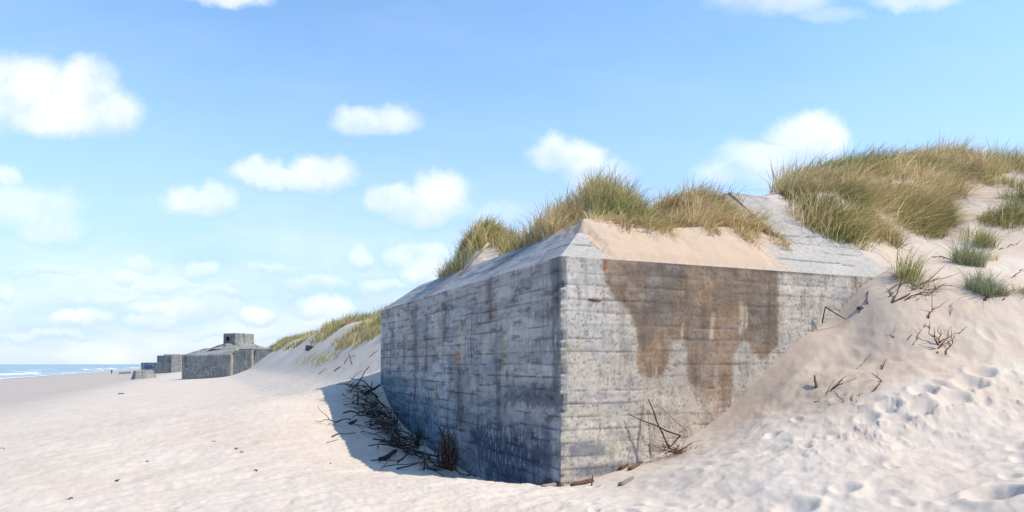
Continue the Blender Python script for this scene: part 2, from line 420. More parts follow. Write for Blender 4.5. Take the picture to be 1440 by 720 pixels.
    c = lerp(c, (.13, .12, .12), .6 * crack_lines(d * 1.6 + 9, z * 1.6, 247) * (d < 2.2))
    pit = sstep(.76, .82, fbm(d * 24, z * 24, 249, 2)); c = lerp(c, (.16, .145, .13), .7 * pit)
    c *= (.86 + .27 * fbm(d * 9, z * 11, 251, 4, .65))[:, None]
    # darker broken band along the wall top under the roof edge
    c = lerp(c, (.20, .17, .14), .35 * np.exp(-((TOP - z) / .05) ** 2) * sstep(.3, .6, fbm(d * 3, z * 0, 253, 3)))
    return np.clip(c, .02, .7)

def paint_left(b, z):
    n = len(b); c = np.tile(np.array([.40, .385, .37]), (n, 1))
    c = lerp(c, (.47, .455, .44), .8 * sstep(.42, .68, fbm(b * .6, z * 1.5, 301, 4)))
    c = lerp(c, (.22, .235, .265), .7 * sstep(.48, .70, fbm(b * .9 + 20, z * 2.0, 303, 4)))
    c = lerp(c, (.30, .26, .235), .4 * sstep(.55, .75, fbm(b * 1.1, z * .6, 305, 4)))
    P_ = lambda pts: [left_px(*p) for p in pts]
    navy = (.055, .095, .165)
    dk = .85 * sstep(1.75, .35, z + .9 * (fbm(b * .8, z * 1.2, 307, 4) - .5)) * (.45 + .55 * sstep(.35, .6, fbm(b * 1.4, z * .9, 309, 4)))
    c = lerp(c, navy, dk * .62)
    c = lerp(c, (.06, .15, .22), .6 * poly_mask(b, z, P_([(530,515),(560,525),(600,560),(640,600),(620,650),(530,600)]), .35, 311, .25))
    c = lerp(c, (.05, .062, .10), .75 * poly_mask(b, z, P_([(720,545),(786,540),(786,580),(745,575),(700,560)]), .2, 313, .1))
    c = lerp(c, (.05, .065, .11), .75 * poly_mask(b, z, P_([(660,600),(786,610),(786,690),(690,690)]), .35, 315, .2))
    c = lerp(c, (.075, .08, .10), .6 * poly_mask(b, z, P_([(774,360),(787,358),(787,560),(778,560)]), .05, 317, .05))
    c = lerp(c, (.32, .31, .34), .45 * poly_mask(b, z, P_([(735,655),(772,650),(770,676),(740,676)]), .1, 318, .06))
    # long vertical run marks
    st = fbm(b * 5.5, z * .3, 319, 4, .6)
    c = lerp(c, (.07, .075, .09), .5 * sstep(.60, .76, st) * sstep(.35, .55, fbm(b * .7, z * .5, 321, 3)))
    fine = fbm(b * 7, z * .6, 323, 5, .62); c *= (1 - .12 * sstep(.55, .8, fine) + .08 * sstep(.45, .25, fine))[:, None]
    dr = [  # x, y0, y1, half width, colour, strength
        (626,432,470,.16,(.055,.04,.04),.9),(624,425,436,.12,(.02,.018,.02),.95),(625,465,505,.11,(.20,.12,.08),.8),(626,478,512,.06,(.50,.44,.36),.7),
        (645,462,512,.11,(.46,.40,.30),.85),(645,495,512,.13,(.40,.17,.07),.95),(654,460,478,.25,(.42,.39,.33),.6),(640,424,456,.45,(.42,.42,.42),.55),(646,512,600,.16,(.06,.06,.07),.7),
        (688,395,455,.10,(.10,.065,.045),.75),(584,428,560,.14,(.06,.06,.075),.7),(711,470,530,.03,(.50,.42,.32),.85),(714,520,535,.03,(.07,.04,.035),.8),(705,478,512,.06,(.36,.31,.25),.7),
        (719,452,482,.045,(.52,.54,.58),.7),(770,425,440,.03,(.09,.05,.04),.8),(628,510,560,.06,(.50,.53,.58),.8),(622,555,600,.09,(.46,.50,.56),.6),(634,560,615,.07,(.44,.48,.54),.6),(670,480,510,.03,(.48,.5,.55),.7),
        (591,500,530,.05,(.48,.5,.54),.6),(589,440,450,.04,(.5,.52,.55),.6),(748,430,470,.04,(.50,.52,.56),.6),(779,590,680,.05,(.36,.36,.38),.7),(750,600,680,.03,(.05,.05,.06),.6),(700,560,680,.05,(.05,.06,.08),.5),(673,520,680,.06,(.07,.075,.09),.55),(600,440,520,.08,(.09,.09,.11),.5)]
    for (x0, y0, y1, w, colr, a) in dr:
        b0, z0 = left_px(x0, y0); _, z1 = left_px(x0, y1)
        wig = .35 * w * (vnoise(z * 6, z * 0 + x0, 331) - .5) * 2
        m = np.exp(-((b - b0 + wig) / (1.7 * w)) ** 2) * sstep(z1 - .12, z1 + .12, z) * sstep(z0 + .05, z0 - .05, z) * (.55 + .6 * fbm(b * 20, z * 2, 333, 2))
        c = lerp(c, colr, np.clip(a * m, 0, 1))
    wh = fbm(b * 18, z * 2.4, 335, 3, .7)                                      # white lime runs
    c = lerp(c, (.46, .49, .53), .75 * sstep(.62, .70, wh) * sstep(.45, .62, fbm(b * .55 + 4, z * .6, 337, 3)))
    tone, line, k = boards(b, z, 341)
    c *= (1 + .26 * tone)[:, None]
    c = lerp(c, (.04, .04, .05), .85 * line)
    c = lerp(c, (.05, .05, .06), .35 * crack_lines(b, z, 343, .6))
    c = lerp(c, (.05, .05, .06), .6 * crack_lines(b * .9 + 5, z * 1.2, 345, .8) * (z < 1.6))
    blot = fbm(b * 1.5, z * 8, 347, 5, .66); c *= (1 - .46 * sstep(.55, .75, blot) + .12 * sstep(.45, .3, blot))[:, None]
    c *= (.84 + .32 * fbm(b * 8, z * 13, 349, 4, .65))[:, None]
    return np.clip(c, .012, .7)

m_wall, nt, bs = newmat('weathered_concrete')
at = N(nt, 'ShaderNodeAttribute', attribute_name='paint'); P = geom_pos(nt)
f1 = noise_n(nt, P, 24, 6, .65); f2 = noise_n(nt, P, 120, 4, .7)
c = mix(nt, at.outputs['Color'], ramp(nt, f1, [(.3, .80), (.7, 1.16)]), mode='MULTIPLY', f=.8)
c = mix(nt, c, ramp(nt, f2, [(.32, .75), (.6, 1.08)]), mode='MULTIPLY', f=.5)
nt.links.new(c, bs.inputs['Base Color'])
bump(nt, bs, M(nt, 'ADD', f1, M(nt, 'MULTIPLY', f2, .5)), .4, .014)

def wall_grid(name, parent, wall, res=.022):
    """one face of the big bunker with board relief; wall = 'sun' (inland face) or 'sea'"""
    L = 9.2 if wall == 'sun' else LB
    u = np.concatenate([np.linspace(0, .12, 9, endpoint=False), np.linspace(.12, L, int(L / res))]); v = np.linspace(-1.3, TOP, int((TOP + 1.3) / res))
    U, Vv = np.meshgrid(u, v, indexing='ij'); U = U.ravel(); Vv = Vv.ravel()
    seed = 241 if wall == 'sun' else 341
    tone, line, k = boards(U, Vv, seed)
    dep = -.010 * line + .008 * tone + .016 * (fbm(U * 3, Vv * 6, seed + 50, 4) - .5) + .05 * (fbm(U * .35, Vv * .35, seed + 60, 2) - .5)
    dep += -.012 * sstep(.76, .82, fbm(U * 24, Vv * 24, 249, 2))
    dep *= sstep(0, .06, TOP - Vv) * sstep(0, .15, U) * (sstep(0, .1, L - U))
    n_out = -T2 if wall == 'sun' else -E2; dir_ = E2 if wall == 'sun' else T2
    x = C2[0] + U * dir_[0] + dep * n_out[0]; y = C2[1] + U * dir_[1] + dep * n_out[1]
    chip = .006 + .075 * np.clip(fbm(Vv * 6.5, Vv * 0 + 2, 401, 5, .75) - .42, 0, 1) * 2 + .06 * sstep(.58, .66, fbm(Vv * 2.1, Vv * 0, 403, 2))
    chip *= np.clip(1 - U / .12, 0, 1) ** 1.6 * sstep(0, .04, TOP - Vv)
    x = x + chip * (E2 + T2)[0]; y = y + chip * (E2 + T2)[1]
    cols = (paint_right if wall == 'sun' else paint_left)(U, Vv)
    worn = sstep(.10, 0, U) * sstep(.35, .6, fbm(Vv * 7, U * 20, 405, 3))
    cols = lerp(cols, (.40, .37, .33) if wall == 'sun' else (.27, .25, .24), .6 * worn)
    fc = gridfaces(len(u), len(v))
    if wall == 'sea': fc = fc[:, ::-1]
    return mesh_from(name, np.stack([x, y, Vv], 1), fc, m_wall, parent, smooth=True, cols=cols)

bunker = empty('bunker', (*C2, 0), 'largest concrete bunker half buried in the dune, its corner facing the camera', 'bunker')
def local(o):     # parts are written in world coordinates; parent them without moving
    o.matrix_parent_inverse = Matrix.Translation((-C2[0], -C2[1], 0)); return o
w = local(wall_grid('wall', bunker, 'sun')); w['label'] = 'sunlit pale wall with a large brown stain'
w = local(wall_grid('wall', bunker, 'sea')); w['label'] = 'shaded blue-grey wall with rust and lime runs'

def chamfer(name, which, label, res=.025):
    if which == 'sea':
        u = np.linspace(0, 1, 480); w_ = np.linspace(0, 1, 46)
        U, W = np.meshgrid(u, w_, indexing='ij'); U = U.ravel(); W = W.ravel(); ins = W * INS
        b = ins + U * (LB - 2 * ins); d = ins; z = TOP + SLOPE * ins; L_ = b
    else:
        u = np.linspace(0, 1, 380); w_ = np.linspace(0, 1, 46)
        U, W = np.meshgrid(u, w_, indexing='ij'); U = U.ravel(); W = W.ravel(); ins = W * INS
        d = ins + U * (9.2 - ins); b = ins; z = TOP + SLOPE * ins; L_ = d
    sd = 501 if which == 'sea' else 521
    edge = sstep(0, .06, W) * sstep(0, .06, 1 - W)
    lines = np.exp(-((W - .36 - .05 * np.floor(L_ / 3.1 % 2)) / .02) ** 2) * sstep(.4, .55, fbm(L_ * .8, W * 0, sd + 2, 3)) + np.exp(-((W - .74) / .02) ** 2) * sstep(.45, .6, fbm(L_ * .9, W * 0 + 7, sd + 3, 3))
    z = z + edge * (.02 * (fbm(L_ * 3, W * 4, sd, 4) - .5) - .015 * lines)
    x, y = db2w(d, b); n = len(x)
    if which == 'sea':
        cc = np.tile(np.array([.36, .365, .375]), (n, 1))
        cc = lerp(cc, (.22, .23, .25), .7 * sstep(.5, .72, fbm(L_ * .9, W * 3, sd + 5, 4)))
        cc = lerp(cc, (.17, .13, .095), .8 * np.exp(-((L_ - 3.9 + .8 * W) / .25) ** 2) * sstep(.1, .5, W)); cc = lerp(cc, (.17, .14, .11), .6 * np.exp(-((L_ - 7.2 + .6 * W) / .3) ** 2))
        cc = lerp(cc, (.42, .42, .42), .6 * sstep(.25, .0, W) * sstep(.4, .6, fbm(L_ * 1.2, W, sd + 8, 3)))
    else:
        cc = np.tile(np.array([.39, .37, .34]), (n, 1))
        cc = lerp(cc, (.45, .425, .39), .7 * sstep(.5, .72, fbm(L_ * 1.5, W * 2, sd + 5, 4)))
        cc = lerp(cc, (.47, .36, .26), .9 * sstep(.7, 1.0, L_ + .45 * (fbm(W * 5, L_ * 3, 531, 4) - .5)) * sstep(4.85, 4.35, L_ - .2 * W + .6 * (fbm(W * 6, L_ * 4, 533, 4) - .5)) * (.8 + .4 * (fbm(W * 14, L_ * 1.2, 535, 3) - .5)))
    cc = lerp(cc, (.07, .07, .075), np.clip(.85 * lines, 0, 1))
    cc *= (.76 + .48 * fbm(L_ * 12, W * 12, sd + 9, 4, .7))[:, None]
    fc = gridfaces(len(u), len(w_))
    if which == 'sea': fc = fc[:, ::-1]
    o = local(mesh_from(name, np.stack([x, y, z], 1), fc, m_wall, bunker, smooth=True, cols=np.clip(cc, .02, .7)))
    o['label'] = label
chamfer('roof_edge', 'sea', 'bevelled roof edge above the shaded wall')
chamfer('roof_edge', 'sun', 'bevelled roof edge above the sunlit wall')

def poly_part(name, pts_db, faces, colr, label=None):
    V = []
    for d, b, z in pts_db: x, y = db2w(d, b); V.append((x, y, z))
    me = bpy.data.meshes.new(name); me.from_pydata([tuple(map(float, v)) for v in V], [], faces); me.update()
    at_ = me.attributes.new('paint', 'FLOAT_COLOR', 'POINT'); at_.data.foreach_set('color', np.tile(np.array([*colr, 1.], np.float32), len(V)))
    o = bpy.data.objects.new(name, me); col.objects.link(o); me.materials.append(m_wall); o.parent = bunker; local(o)
    if label: o['label'] = label
    return o
zr = TOP + SLOPE * INS
DB = 13.0
poly_part('roof', [(INS, INS, zr), (DB, INS, zr), (DB, LB - INS, zr), (INS, LB - INS, zr),                 # flat roof, far bevel, far wall, back wall
                   (0, LB, TOP), (DB, LB, TOP), (0, LB, -2), (DB, LB, -2), (DB, 0, -2), (DB, 0, TOP)],
          [(0, 1, 2, 3), (3, 2, 5, 4), (4, 5, 7, 6), (1, 9, 8, 7, 5, 2)], (.37, .36, .35))
# raised rear roof: its sloping front is the bare ramp between the grass mounds
nu, nw = 200, 130
U, W = np.meshgrid(np.linspace(0, 1, nu), np.linspace(0, 1, nw), indexing='ij'); U = U.ravel(); W = W.ravel()
bb = INS - .003 + W * (2.8 - INS); d0 = 5.35 + .28 * W; dd = d0 + U * (9.2 - d0)
zz = TOP + SLOPE * bb + .004 + .022 * (fbm(dd * 3, bb * 3, 601, 4) - .5) - .018 * np.exp(-((bb - 1.25 - .03 * np.sin(dd * 3)) / .018) ** 2) * sstep(.42, .5, fbm(dd * 2, bb * 0, 603, 3))
cc = np.tile(np.array([.37, .35, .32]), (len(U), 1)); cc = lerp(cc, (.43, .405, .37), .7 * sstep(.45, .7, fbm(dd * 1.3, bb * 2, 605, 4)))
cc = lerp(cc, (.24, .23, .22), .5 * sstep(.55, .75, fbm(dd * 4, bb * 2, 607, 4)))
cc = lerp(cc, (.08, .08, .085), .85 * np.exp(-((bb - 1.25 - .03 * np.sin(dd * 3)) / .02) ** 2) * sstep(.42, .5, fbm(dd * 2, bb * 0, 603, 3)))
cc *= (.76 + .48 * fbm(dd * 12, bb * 12, 609, 4, .7))[:, None]
x, y = db2w(dd, bb)
o = local(mesh_from('roof_ramp', np.stack([x, y, zz], 1), gridfaces(nu, nw), m_wall, bunker, smooth=True, cols=cc)); o['label'] = 'bare sloping concrete ramp of the raised rear roof'
zt = TOP + SLOPE * 2.8 + .004
poly_part('upper_roof', [(5.63, 2.8, zt), (DB - .5, 2.8, zt), (DB - .5, 9.5, zt), (5.63, 9.5, zt), (5.35, INS, zr - .02), (5.35, 9.8, zr - .02)],
          [(0, 1, 2, 3), (4, 0, 3, 5)], (.38, .375, .36))

# ------------------------------------------------------------------ sand lying on the bunker roof
def sand_on_roof(d, b):
    n1 = fbm(d * 1.1, b * 1.1, 701, 4); n2 = fbm(d * 4, b * 4, 703, 3)
    front = sstep(-.01, .16, b + .03 * (fbm(d * 3, b * 0, 705, 3) - .5)) * sstep(.68, 1.05, d + .25 * (n2 - .5) + .1 * b) * (1 - sstep(4.0, 4.6, d - .25 * b + .4 * (n2 - .5)))
    front *= 1 - sstep(1.2, 2.0, b) * 0
    back = sstep(.86, 1.2, d + .25 * (n1 - .5) - .05) * sstep(.7, 1.1, b) * (1 - sstep(LB - 2.5, LB - 1.9, b + .6 * (n1 - .5)))
    back *= 1 - sstep(5.25, 5.55, d)
    m = np.maximum(front * (b < 1.6), back)
    g = lambda dc, bc, sd, sb, h: h * np.exp(-((d - dc) / sd) ** 2 - ((b - bc) / sb) ** 2)
    h = .015 + .03 * n1 + .015 * sstep(.2, 1.0, b) + .2 * sstep(1.3, 2.4, b) * sstep(1.2, 2.2, d) * (1 - .8 * np.exp(-((b - 5.7) / .6) ** 2))
    h = h + np.maximum.reduce([g(2.35, 3.0, .95, 1.0, .84), g(1.9, 4.0, .8, .5, .15), g(1.85, 7.7, .95, .95, .98), g(4.3, 2.35, 1.1, 1.0, .80), g(2.4, 2.2, .8, .7, .35)])
    h = h + .03 * (n2 - .5) * (b > .5) + .07 * fbm(d * .5, b * 7, 707, 4) * sstep(.0, .2, b) * sstep(1.4, .9, b) + .05 * (fbm(d * 1.7, b * 2, 709, 3) - .5)
    return -.05 + m * (h + .05)
dg = np.linspace(.55, 9.0, 420); bg = np.linspace(-.065, 10.5, 560)
Dg, Bg = np.meshgrid(dg, bg, indexing='ij'); Dg = Dg.ravel(); Bg = Bg.ravel()
th = sand_on_roof(Dg, Bg); zz = roof_z(Dg, np.maximum(Bg, 0)) + th
x, y = db2w(Dg, Bg); fc = gridfaces(len(dg), len(bg)); keep = (th[fc].max(1) > -.03)
fc = fc[keep]; used = np.unique(fc); rm = np.full(len(x), -1); rm[used] = np.arange(len(used))
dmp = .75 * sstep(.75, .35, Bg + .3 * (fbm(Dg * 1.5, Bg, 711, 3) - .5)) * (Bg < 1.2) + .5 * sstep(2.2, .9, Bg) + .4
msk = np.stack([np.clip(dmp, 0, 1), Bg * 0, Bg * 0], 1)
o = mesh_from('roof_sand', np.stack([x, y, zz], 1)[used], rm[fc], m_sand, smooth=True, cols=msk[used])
tag(o, 'smooth drift of tan sand lying on the roof of the largest bunker', 'sand', kind='structure')
def roof_top(x, y):
    d, b = w2db(x, y); return roof_z(d, np.maximum(b, 0)) + sand_on_roof(d, b)

# ------------------------------------------------------------------ grass
m_grass, nt, bs = newmat('marram_grass')
at = N(nt, 'ShaderNodeAttribute', attribute_name='paint'); nt.links.new(at.outputs['Color'], bs.inputs['Base Color'])
bs.inputs['Roughness'].default_value = .55; bs.inputs['Specular IOR Level'].default_value = .35
tr = N(nt, 'ShaderNodeBsdfTranslucent'); nt.links.new(at.outputs['Color'], tr.inputs[0])
ms = N(nt, 'ShaderNodeMixShader'); ms.inputs[0].default_value = .38
nt.links.new(bs.outputs[0], ms.inputs[1]); nt.links.new(tr.outputs[0], ms.inputs[2]); nt.links.new(ms.outputs[0], nt.nodes['Material Output'].inputs[0])

GREEN = np.array([.22, .27, .085]); OLIVE = np.array([.41, .375, .145]); STRAW = np.array([.76, .61, .35]); BROWN = np.array([.38, .25, .13]); BLUE = np.array([.27, .32, .20])
def blades(base, length, lean, width, cols, wind):
    """base (n,3), lean (n,2) horizontal throw at the tip as a share of the length"""
    n = len(base); tau = np.array([0, .4, .75, 1.0]); wv = np.array([1, .85, .5, .06])
    az = rng.uniform(0, 2 * np.pi, n); wd = np.stack([np.cos(az), np.sin(az), np.zeros(n)], 1) * (width * .5)[:, None]
    V = np.zeros((n, 8, 3)); ln = np.hypot(lean[:, 0], lean[:, 1])
    for k, (t_, w_) in enumerate(zip(tau, wv)):
        bend = t_ ** 1.9
        up = length * (t_ - .42 * np.minimum(ln, 1.5) * t_ ** 2.6)
        p = base + np.stack([lean[:, 0] * length * bend, lean[:, 1] * length * bend, up], 1)
        V[:, 2 * k] = p - wd * w_; V[:, 2 * k + 1] = p + wd * w_
    i0 = np.arange(n)[:, None] * 8
    fq = np.concatenate([i0 + np.array([[2 * k, 2 * k + 1, 2 * k + 3, 2 * k + 2]]) for k in range(3)], 0)
    return V.reshape(-1, 3), fq, np.repeat(cols, 8, 0)

def tussocks(cx, cy, zf, per, rad_, hmin, hmax, wind, green, width, straw_dead=.35):
    """one block of blades for a list of tussock centres"""
    B, Ln, Le, Wd, Co = [], [], [], [], []
    for x0, y0 in zip(cx, cy):
        n = int(per * rng.uniform(.7, 1.3)); size = rng.choice([.6, .85, 1., 1.15, 1.45]) * rng.uniform(.9, 1.1); patch = float(vnoise(x0 * .55, y0 * .55, 851)); g = np.clip(green + 1.5 * (patch - .5) + rng.normal(0, .2), 0, 1); val = rng.uniform(.65, 1.3)
        r_ = np.sqrt(rng.random(n)) * rad_ * size; a = rng.uniform(0, 6.283, n)
        x = x0 + r_ * np.cos(a); y = y0 + r_ * np.sin(a)
        L = (hmin + (hmax - hmin) * rng.random(n) ** 1.6) * size
        out = rng.uniform(.1, .9, n)
        wa = rng.normal(0, .45); wl = rng.uniform(.4, 1.5); wv_ = np.array([wind[0] * math.cos(wa) - wind[1] * math.sin(wa), wind[0] * math.sin(wa) + wind[1] * math.cos(wa)]) * wl
        le = np.stack([np.cos(a) * out * r_ / (rad_ * size) + wv_[0] + rng.normal(0, .26, n), np.sin(a) * out * r_ / (rad_ * size) + wv_[1] + rng.normal(0, .26, n)], 1)
        dead = rng.random(n) < straw_dead
        L = np.where(dead, L * rng.uniform(.55, 1., n), L); le[dead] *= rng.uniform(1.1, 2.2, (dead.sum(), 1))
        u = np.clip(rng.normal(g, .22, n), 0, 1)[:, None]
        c = np.where(u < .5, STRAW + (OLIVE - STRAW) * (u / .5), OLIVE + (GREEN - OLIVE) * ((u - .5) / .5))
        c[dead] = (STRAW + (BROWN - STRAW) * rng.random((dead.sum(), 1)) * .9)
        c = c * rng.uniform(.7, 1.25, (n, 1)) * val
        B.append(np.stack([x, y, np.zeros(n)], 1)); Ln.append(L); Le.append(le); Wd.append(np.full(n, width) * rng.uniform(.6, 1.2, n)); Co.append(c)
    B = np.concatenate(B); B[:, 2] = zf(B[:, 0], B[:, 1]) - .03
    return blades(B, np.concatenate(Ln), np.concatenate(Le), np.concatenate(Wd), np.concatenate(Co), wind)

def grass(name, spots, zf, label, kind='stuff', **kw):
    V, Fq, Cc = tussocks(spots[:, 0], spots[:, 1], zf, **kw)
    o = mesh_from(name, V, Fq, m_grass, cols=Cc)
    return tag(o, label, 'grass', kind=kind)

def scatter(n, box, test):
    out = []
    while len(out) < n:
        d = rng.uniform(box[0], box[1], 400); b = rng.uniform(box[2], box[3], 400)
        k = test(d, b); out += list(zip(d[k], b[k]))
    return np.array(out[:n])
def db_spots(a): x, y = db2w(a[:, 0], a[:, 1]); return np.stack([x, y], 1)

WIND = (.33, .05)
e_ = lambda d, b, dc, bc, sd, sb: ((d - dc) / sd) ** 2 + ((b - bc) / sb) ** 2
sp_ = scatter(115, (.9, 3.2, 6.0, 9.8), lambda d, b: ((e_(d, b, 1.95, 8.0, 1.08, 1.45) < 1) & (b > 6.3)) & (d > .93))
grass('marram_grass', db_spots(sp_), roof_top, 'rounded straw-green grass mound farthest along the roof above the shaded wall', per=80, rad_=.17, hmin=.22, hmax=.56, wind=(.25, -.05), green=.34, width=.018)
sp_ = scatter(140, (.9, 3.8, 1.35, 6.3), lambda d, b: ((e_(d, b, 2.2, 2.85, 1.2, 1.35) < 1) | ((e_(d, b, 1.45, 4.1, .5, .8) < 1) & (rng.random(len(d)) < .45))) & (d > 1.0) & (d > 1.05 + .2 * (b < 2.0)))
grass('marram_grass', db_spots(sp_), roof_top, 'tallest upright green grass mound on the roof by the near corner', per=80, rad_=.16, hmin=.22, hmax=.6, wind=(.25, 0), green=.5, width=.017, straw_dead=.35)
sp_ = scatter(135, (2.6, 5.6, 1.05, 3.6), lambda d, b: ((e_(d, b, 4.25, 2.2, 1.4, 1.2) < 1) & (d > 3.25 + .3 * np.sin(b * 5))) & (b > 1.08 + .2 * np.sin(d * 4)))
grass('marram_grass', db_spots(sp_), roof_top, 'wind-bent straw grass mound on the roof above the tan sand drift', per=75, rad_=.15, hmin=.18, hmax=.5, wind=(.55, .05), green=.30, width=.016, straw_dead=.5)
sp_ = scatter(150, (1.0, 5.3, .7, 1.7), lambda d, b: (b > .84 + .1 * np.sin(d * 7) + .08 * np.sin(d * 17)) & (vnoise(d * 2.2, b * 2.2, 871) > .42))
grass('dry_grass', db_spots(sp_), roof_top, 'fringe of dry brown grass hanging at the upper edge of the tan sand drift', per=50, rad_=.13, hmin=.12, hmax=.32, wind=(.3, -.2), green=.2, width=.014, straw_dead=.65)

# big mound on the right, spots found through the ground itself
def ground_spots(n, poly, dmin, dmax):
    poly = np.array(poly, float); out = []
    while len(out) < n:
        D = rng.uniform(dmin, dmax, 1500); xx = rng.uniform(poly[:, 0].min(), poly[:, 0].max(), 1500)
        X = (xx - CX) / F * D; g = ground_smooth(X, D); yy = HY - (g - EYE) / D * F
        m = poly_mask(xx, yy, poly) > .5
        keep = m & (rng.random(1500) < (D / dmax) ** 1) & (vnoise(X * 1.1, D * 1.1, 861) > .30 + .14 * rng.random(1500))
        out += list(zip(X[keep], D[keep]))
    return np.array(out[:n])
gz = lambda x, y: ground(x, y)
big = [(1082,296),(1105,262),(1150,238),(1200,215),(1330,205),(1385,225),(1395,262),(1345,265),(1335,292),(1330,318),(1285,336),(1250,350),(1190,342),(1140,322)]
grass('marram_grass', ground_spots(720, big, 14.5, 26), gz, 'broad wind-swept grass mound on the dune right of the bare ramp', per=75, rad_=.2, hmin=.28, hmax=.72, wind=(.75, .02), green=.36, width=.019, straw_dead=.38)
edge = [(1390,222),(1500,205),(1500,305),(1420,310),(1398,285)]
grass('marram_grass', ground_spots(120, edge, 16, 27), gz, 'dark grass clump at the right edge of the photo behind the bare sand hollow', per=80, rad_=.2, hmin=.35, hmax=.75, wind=(.3, .0), green=.4, width=.014)
low = [(1300,316),(1440,300),(1500,310),(1440,330),(1380,328),(1310,334)]
grass('marram_grass', ground_spots(45, low, 14.5, 20), gz, 'sparse low grass fringe on the sand below the right grass mounds', per=45, rad_=.16, hmin=.2, hmax=.45, wind=(.5, 0), green=.5, width=.012)

# far dune grass
def far_spots(n, t0, t1, s0, s1, test=None):
    t = t0 + (t1 - t0) * rng.random(n * 4) ** .8; s = rng.uniform(s0, s1, n * 4)
    x = s * E2[0] + t * T2[0]; y = s * E2[1] + t * T2[1]
    k = sstep(.46, .56, fbm(x * .25, y * .16, 801, 3) + (s - 8.) * .045) > rng.random(n * 4)
    if test is not None: k &= test(s, t)
    return np.stack([x, y], 1)[k][:n]
grass('marram_grass', far_spots(1050, 26, 105, 7.6, 14), gz, 'patchy olive grass covering the crest of the dune behind the bunkers', per=40, rad_=.34, hmin=.4, hmax=.85, wind=(.3, 0), green=.55, width=.035, straw_dead=.3)
for poly, n_, lab in ((([(470,478),(500,462),(530,450),(536,470),(510,485),(480,492)]), 130, 'loose grass patch on the pale dune slope left of the bunker'),
                    (([(418,508),(445,498),(480,498),(470,512),(430,516)]), 45, 'thin grass scattered low on the pale slope under the dark rock')):
    pass
def pick_many(n, poly):
    poly = np.array(poly, float); out = []
    while len(out) < n:
        xx = rng.uniform(poly[:, 0].min(), poly[:, 0].max()); yy = rng.uniform(poly[:, 1].min(), poly[:, 1].max())
        if poly_mask(np.array([xx]), np.array([yy]), poly)[0] > .5:
            p = pick(xx, yy)
            if p[1] < 100: out.append(p[:2])
            else: out.append(out[-1] if out else (0, 60))
    return np.array(out)
grass('marram_grass', pick_many(90, [(472,482),(500,464),(530,452),(537,468),(510,485),(480,494)]), gz, 'loose grass patch on the pale dune slope beside the shaded wall', per=34, rad_=.26, hmin=.3, hmax=.6, wind=(.3, 0), green=.6, width=.022)
grass('marram_grass', pick_many(34, [(418,510),(445,499),(480,498),(470,511),(430,516)]), gz, 'thin grass scattered low on the pale slope under the dark rock', per=16, rad_=.25, hmin=.25, hmax=.45, wind=(.3, 0), green=.6, width=.018)

# single tufts and bushes on the right slope
def tuft(xp, yp, label, per, rad_, hmin, hmax, wind, green, name='grass_tuft', n=4, blue=0., cat='grass tuft'):
    x, y, z = pick(xp, yp); a = rng.uniform(0, 6.28, n); q = rad_ * 1.1 * np.sqrt(rng.random(n)) * (n > 1)
    V, Fq, Cc = tussocks(x + q * np.cos(a) * 1.4, y + q * np.sin(a), gz, per, rad_, hmin, hmax, wind, green, .011, .22)
    Cc = Cc + (BLUE - Cc) * blue
    V = V - np.array([x, y, z])
    o = mesh_from(name, V, Fq, m_grass, cols=Cc); o.location = (x, y, z)
    return tag(o, label, cat, group='plants on the right sand slope')
tuft(1281, 388, 'upright pale green grass tuft above the dead twigs on the right slope', 90, .14, .3, .62, (.3, 0), .65, n=2)
tuft(1350, 371, 'large rounded grey-green bush in the middle of the right sand slope', 150, .2, .25, .55, (.1, 0), .7, name='dune_bush', n=5, blue=.6, cat='bush')
tuft(1376, 343, 'bright green grass tuft just behind the rounded grey-green bush', 90, .17, .3, .5, (.1, 0), .95, n=4)
tuft(1395, 415, 'low grey-green bush nearest the right edge of the photo', 150, .17, .2, .42, (.1, 0), .6, name='dune_bush', n=4, blue=.8, cat='bush')
tuft(1428, 410, 'small grey-green sprig at the right end of the low bush', 60, .12, .15, .3, (.1, 0), .5, n=2, blue=.6)
tuft(1262, 394, 'small dry yellow tuft left of the upright pale green tuft', 40, .12, .15, .3, (.2, 0), .3, n=2)
tuft(1393, 366, 'small brown withered tuft below the bright green grass tuft', 40, .08, .12, .22, (.2, 0), .05, n=1)
tuft(1300, 402, 'sparse grey tuft among the dead twigs on the right slope', 50, .16, .2, .42, (.5, 0), .4, n=2, blue=.5)

# ------------------------------------------------------------------ driftwood and twigs
def wood_mat(name, c1, c2):
    m, nt, bs = newmat(name); P = objc(nt)
    f = noise_n(nt, P, 22, 5, .7); nt.links.new(mix(nt, c1, c2, ramp(nt, f, [(.3, 0), (.7, 1)])), bs.inputs['Base Color']); bump(nt, bs, f, .6, .01); return m
m_dark = wood_mat('dark_driftwood', (.022, .017, .018), (.075, .06, .058))
m_grey = wood_mat('grey_driftwood', (.16, .13, .115), (.30, .25, .22))
m_red = wood_mat('brown_driftwood', (.085, .042, .028), (.22, .11, .07))
m_rust = wood_mat('rusted_iron', (.10, .04, .02), (.30, .11, .04))

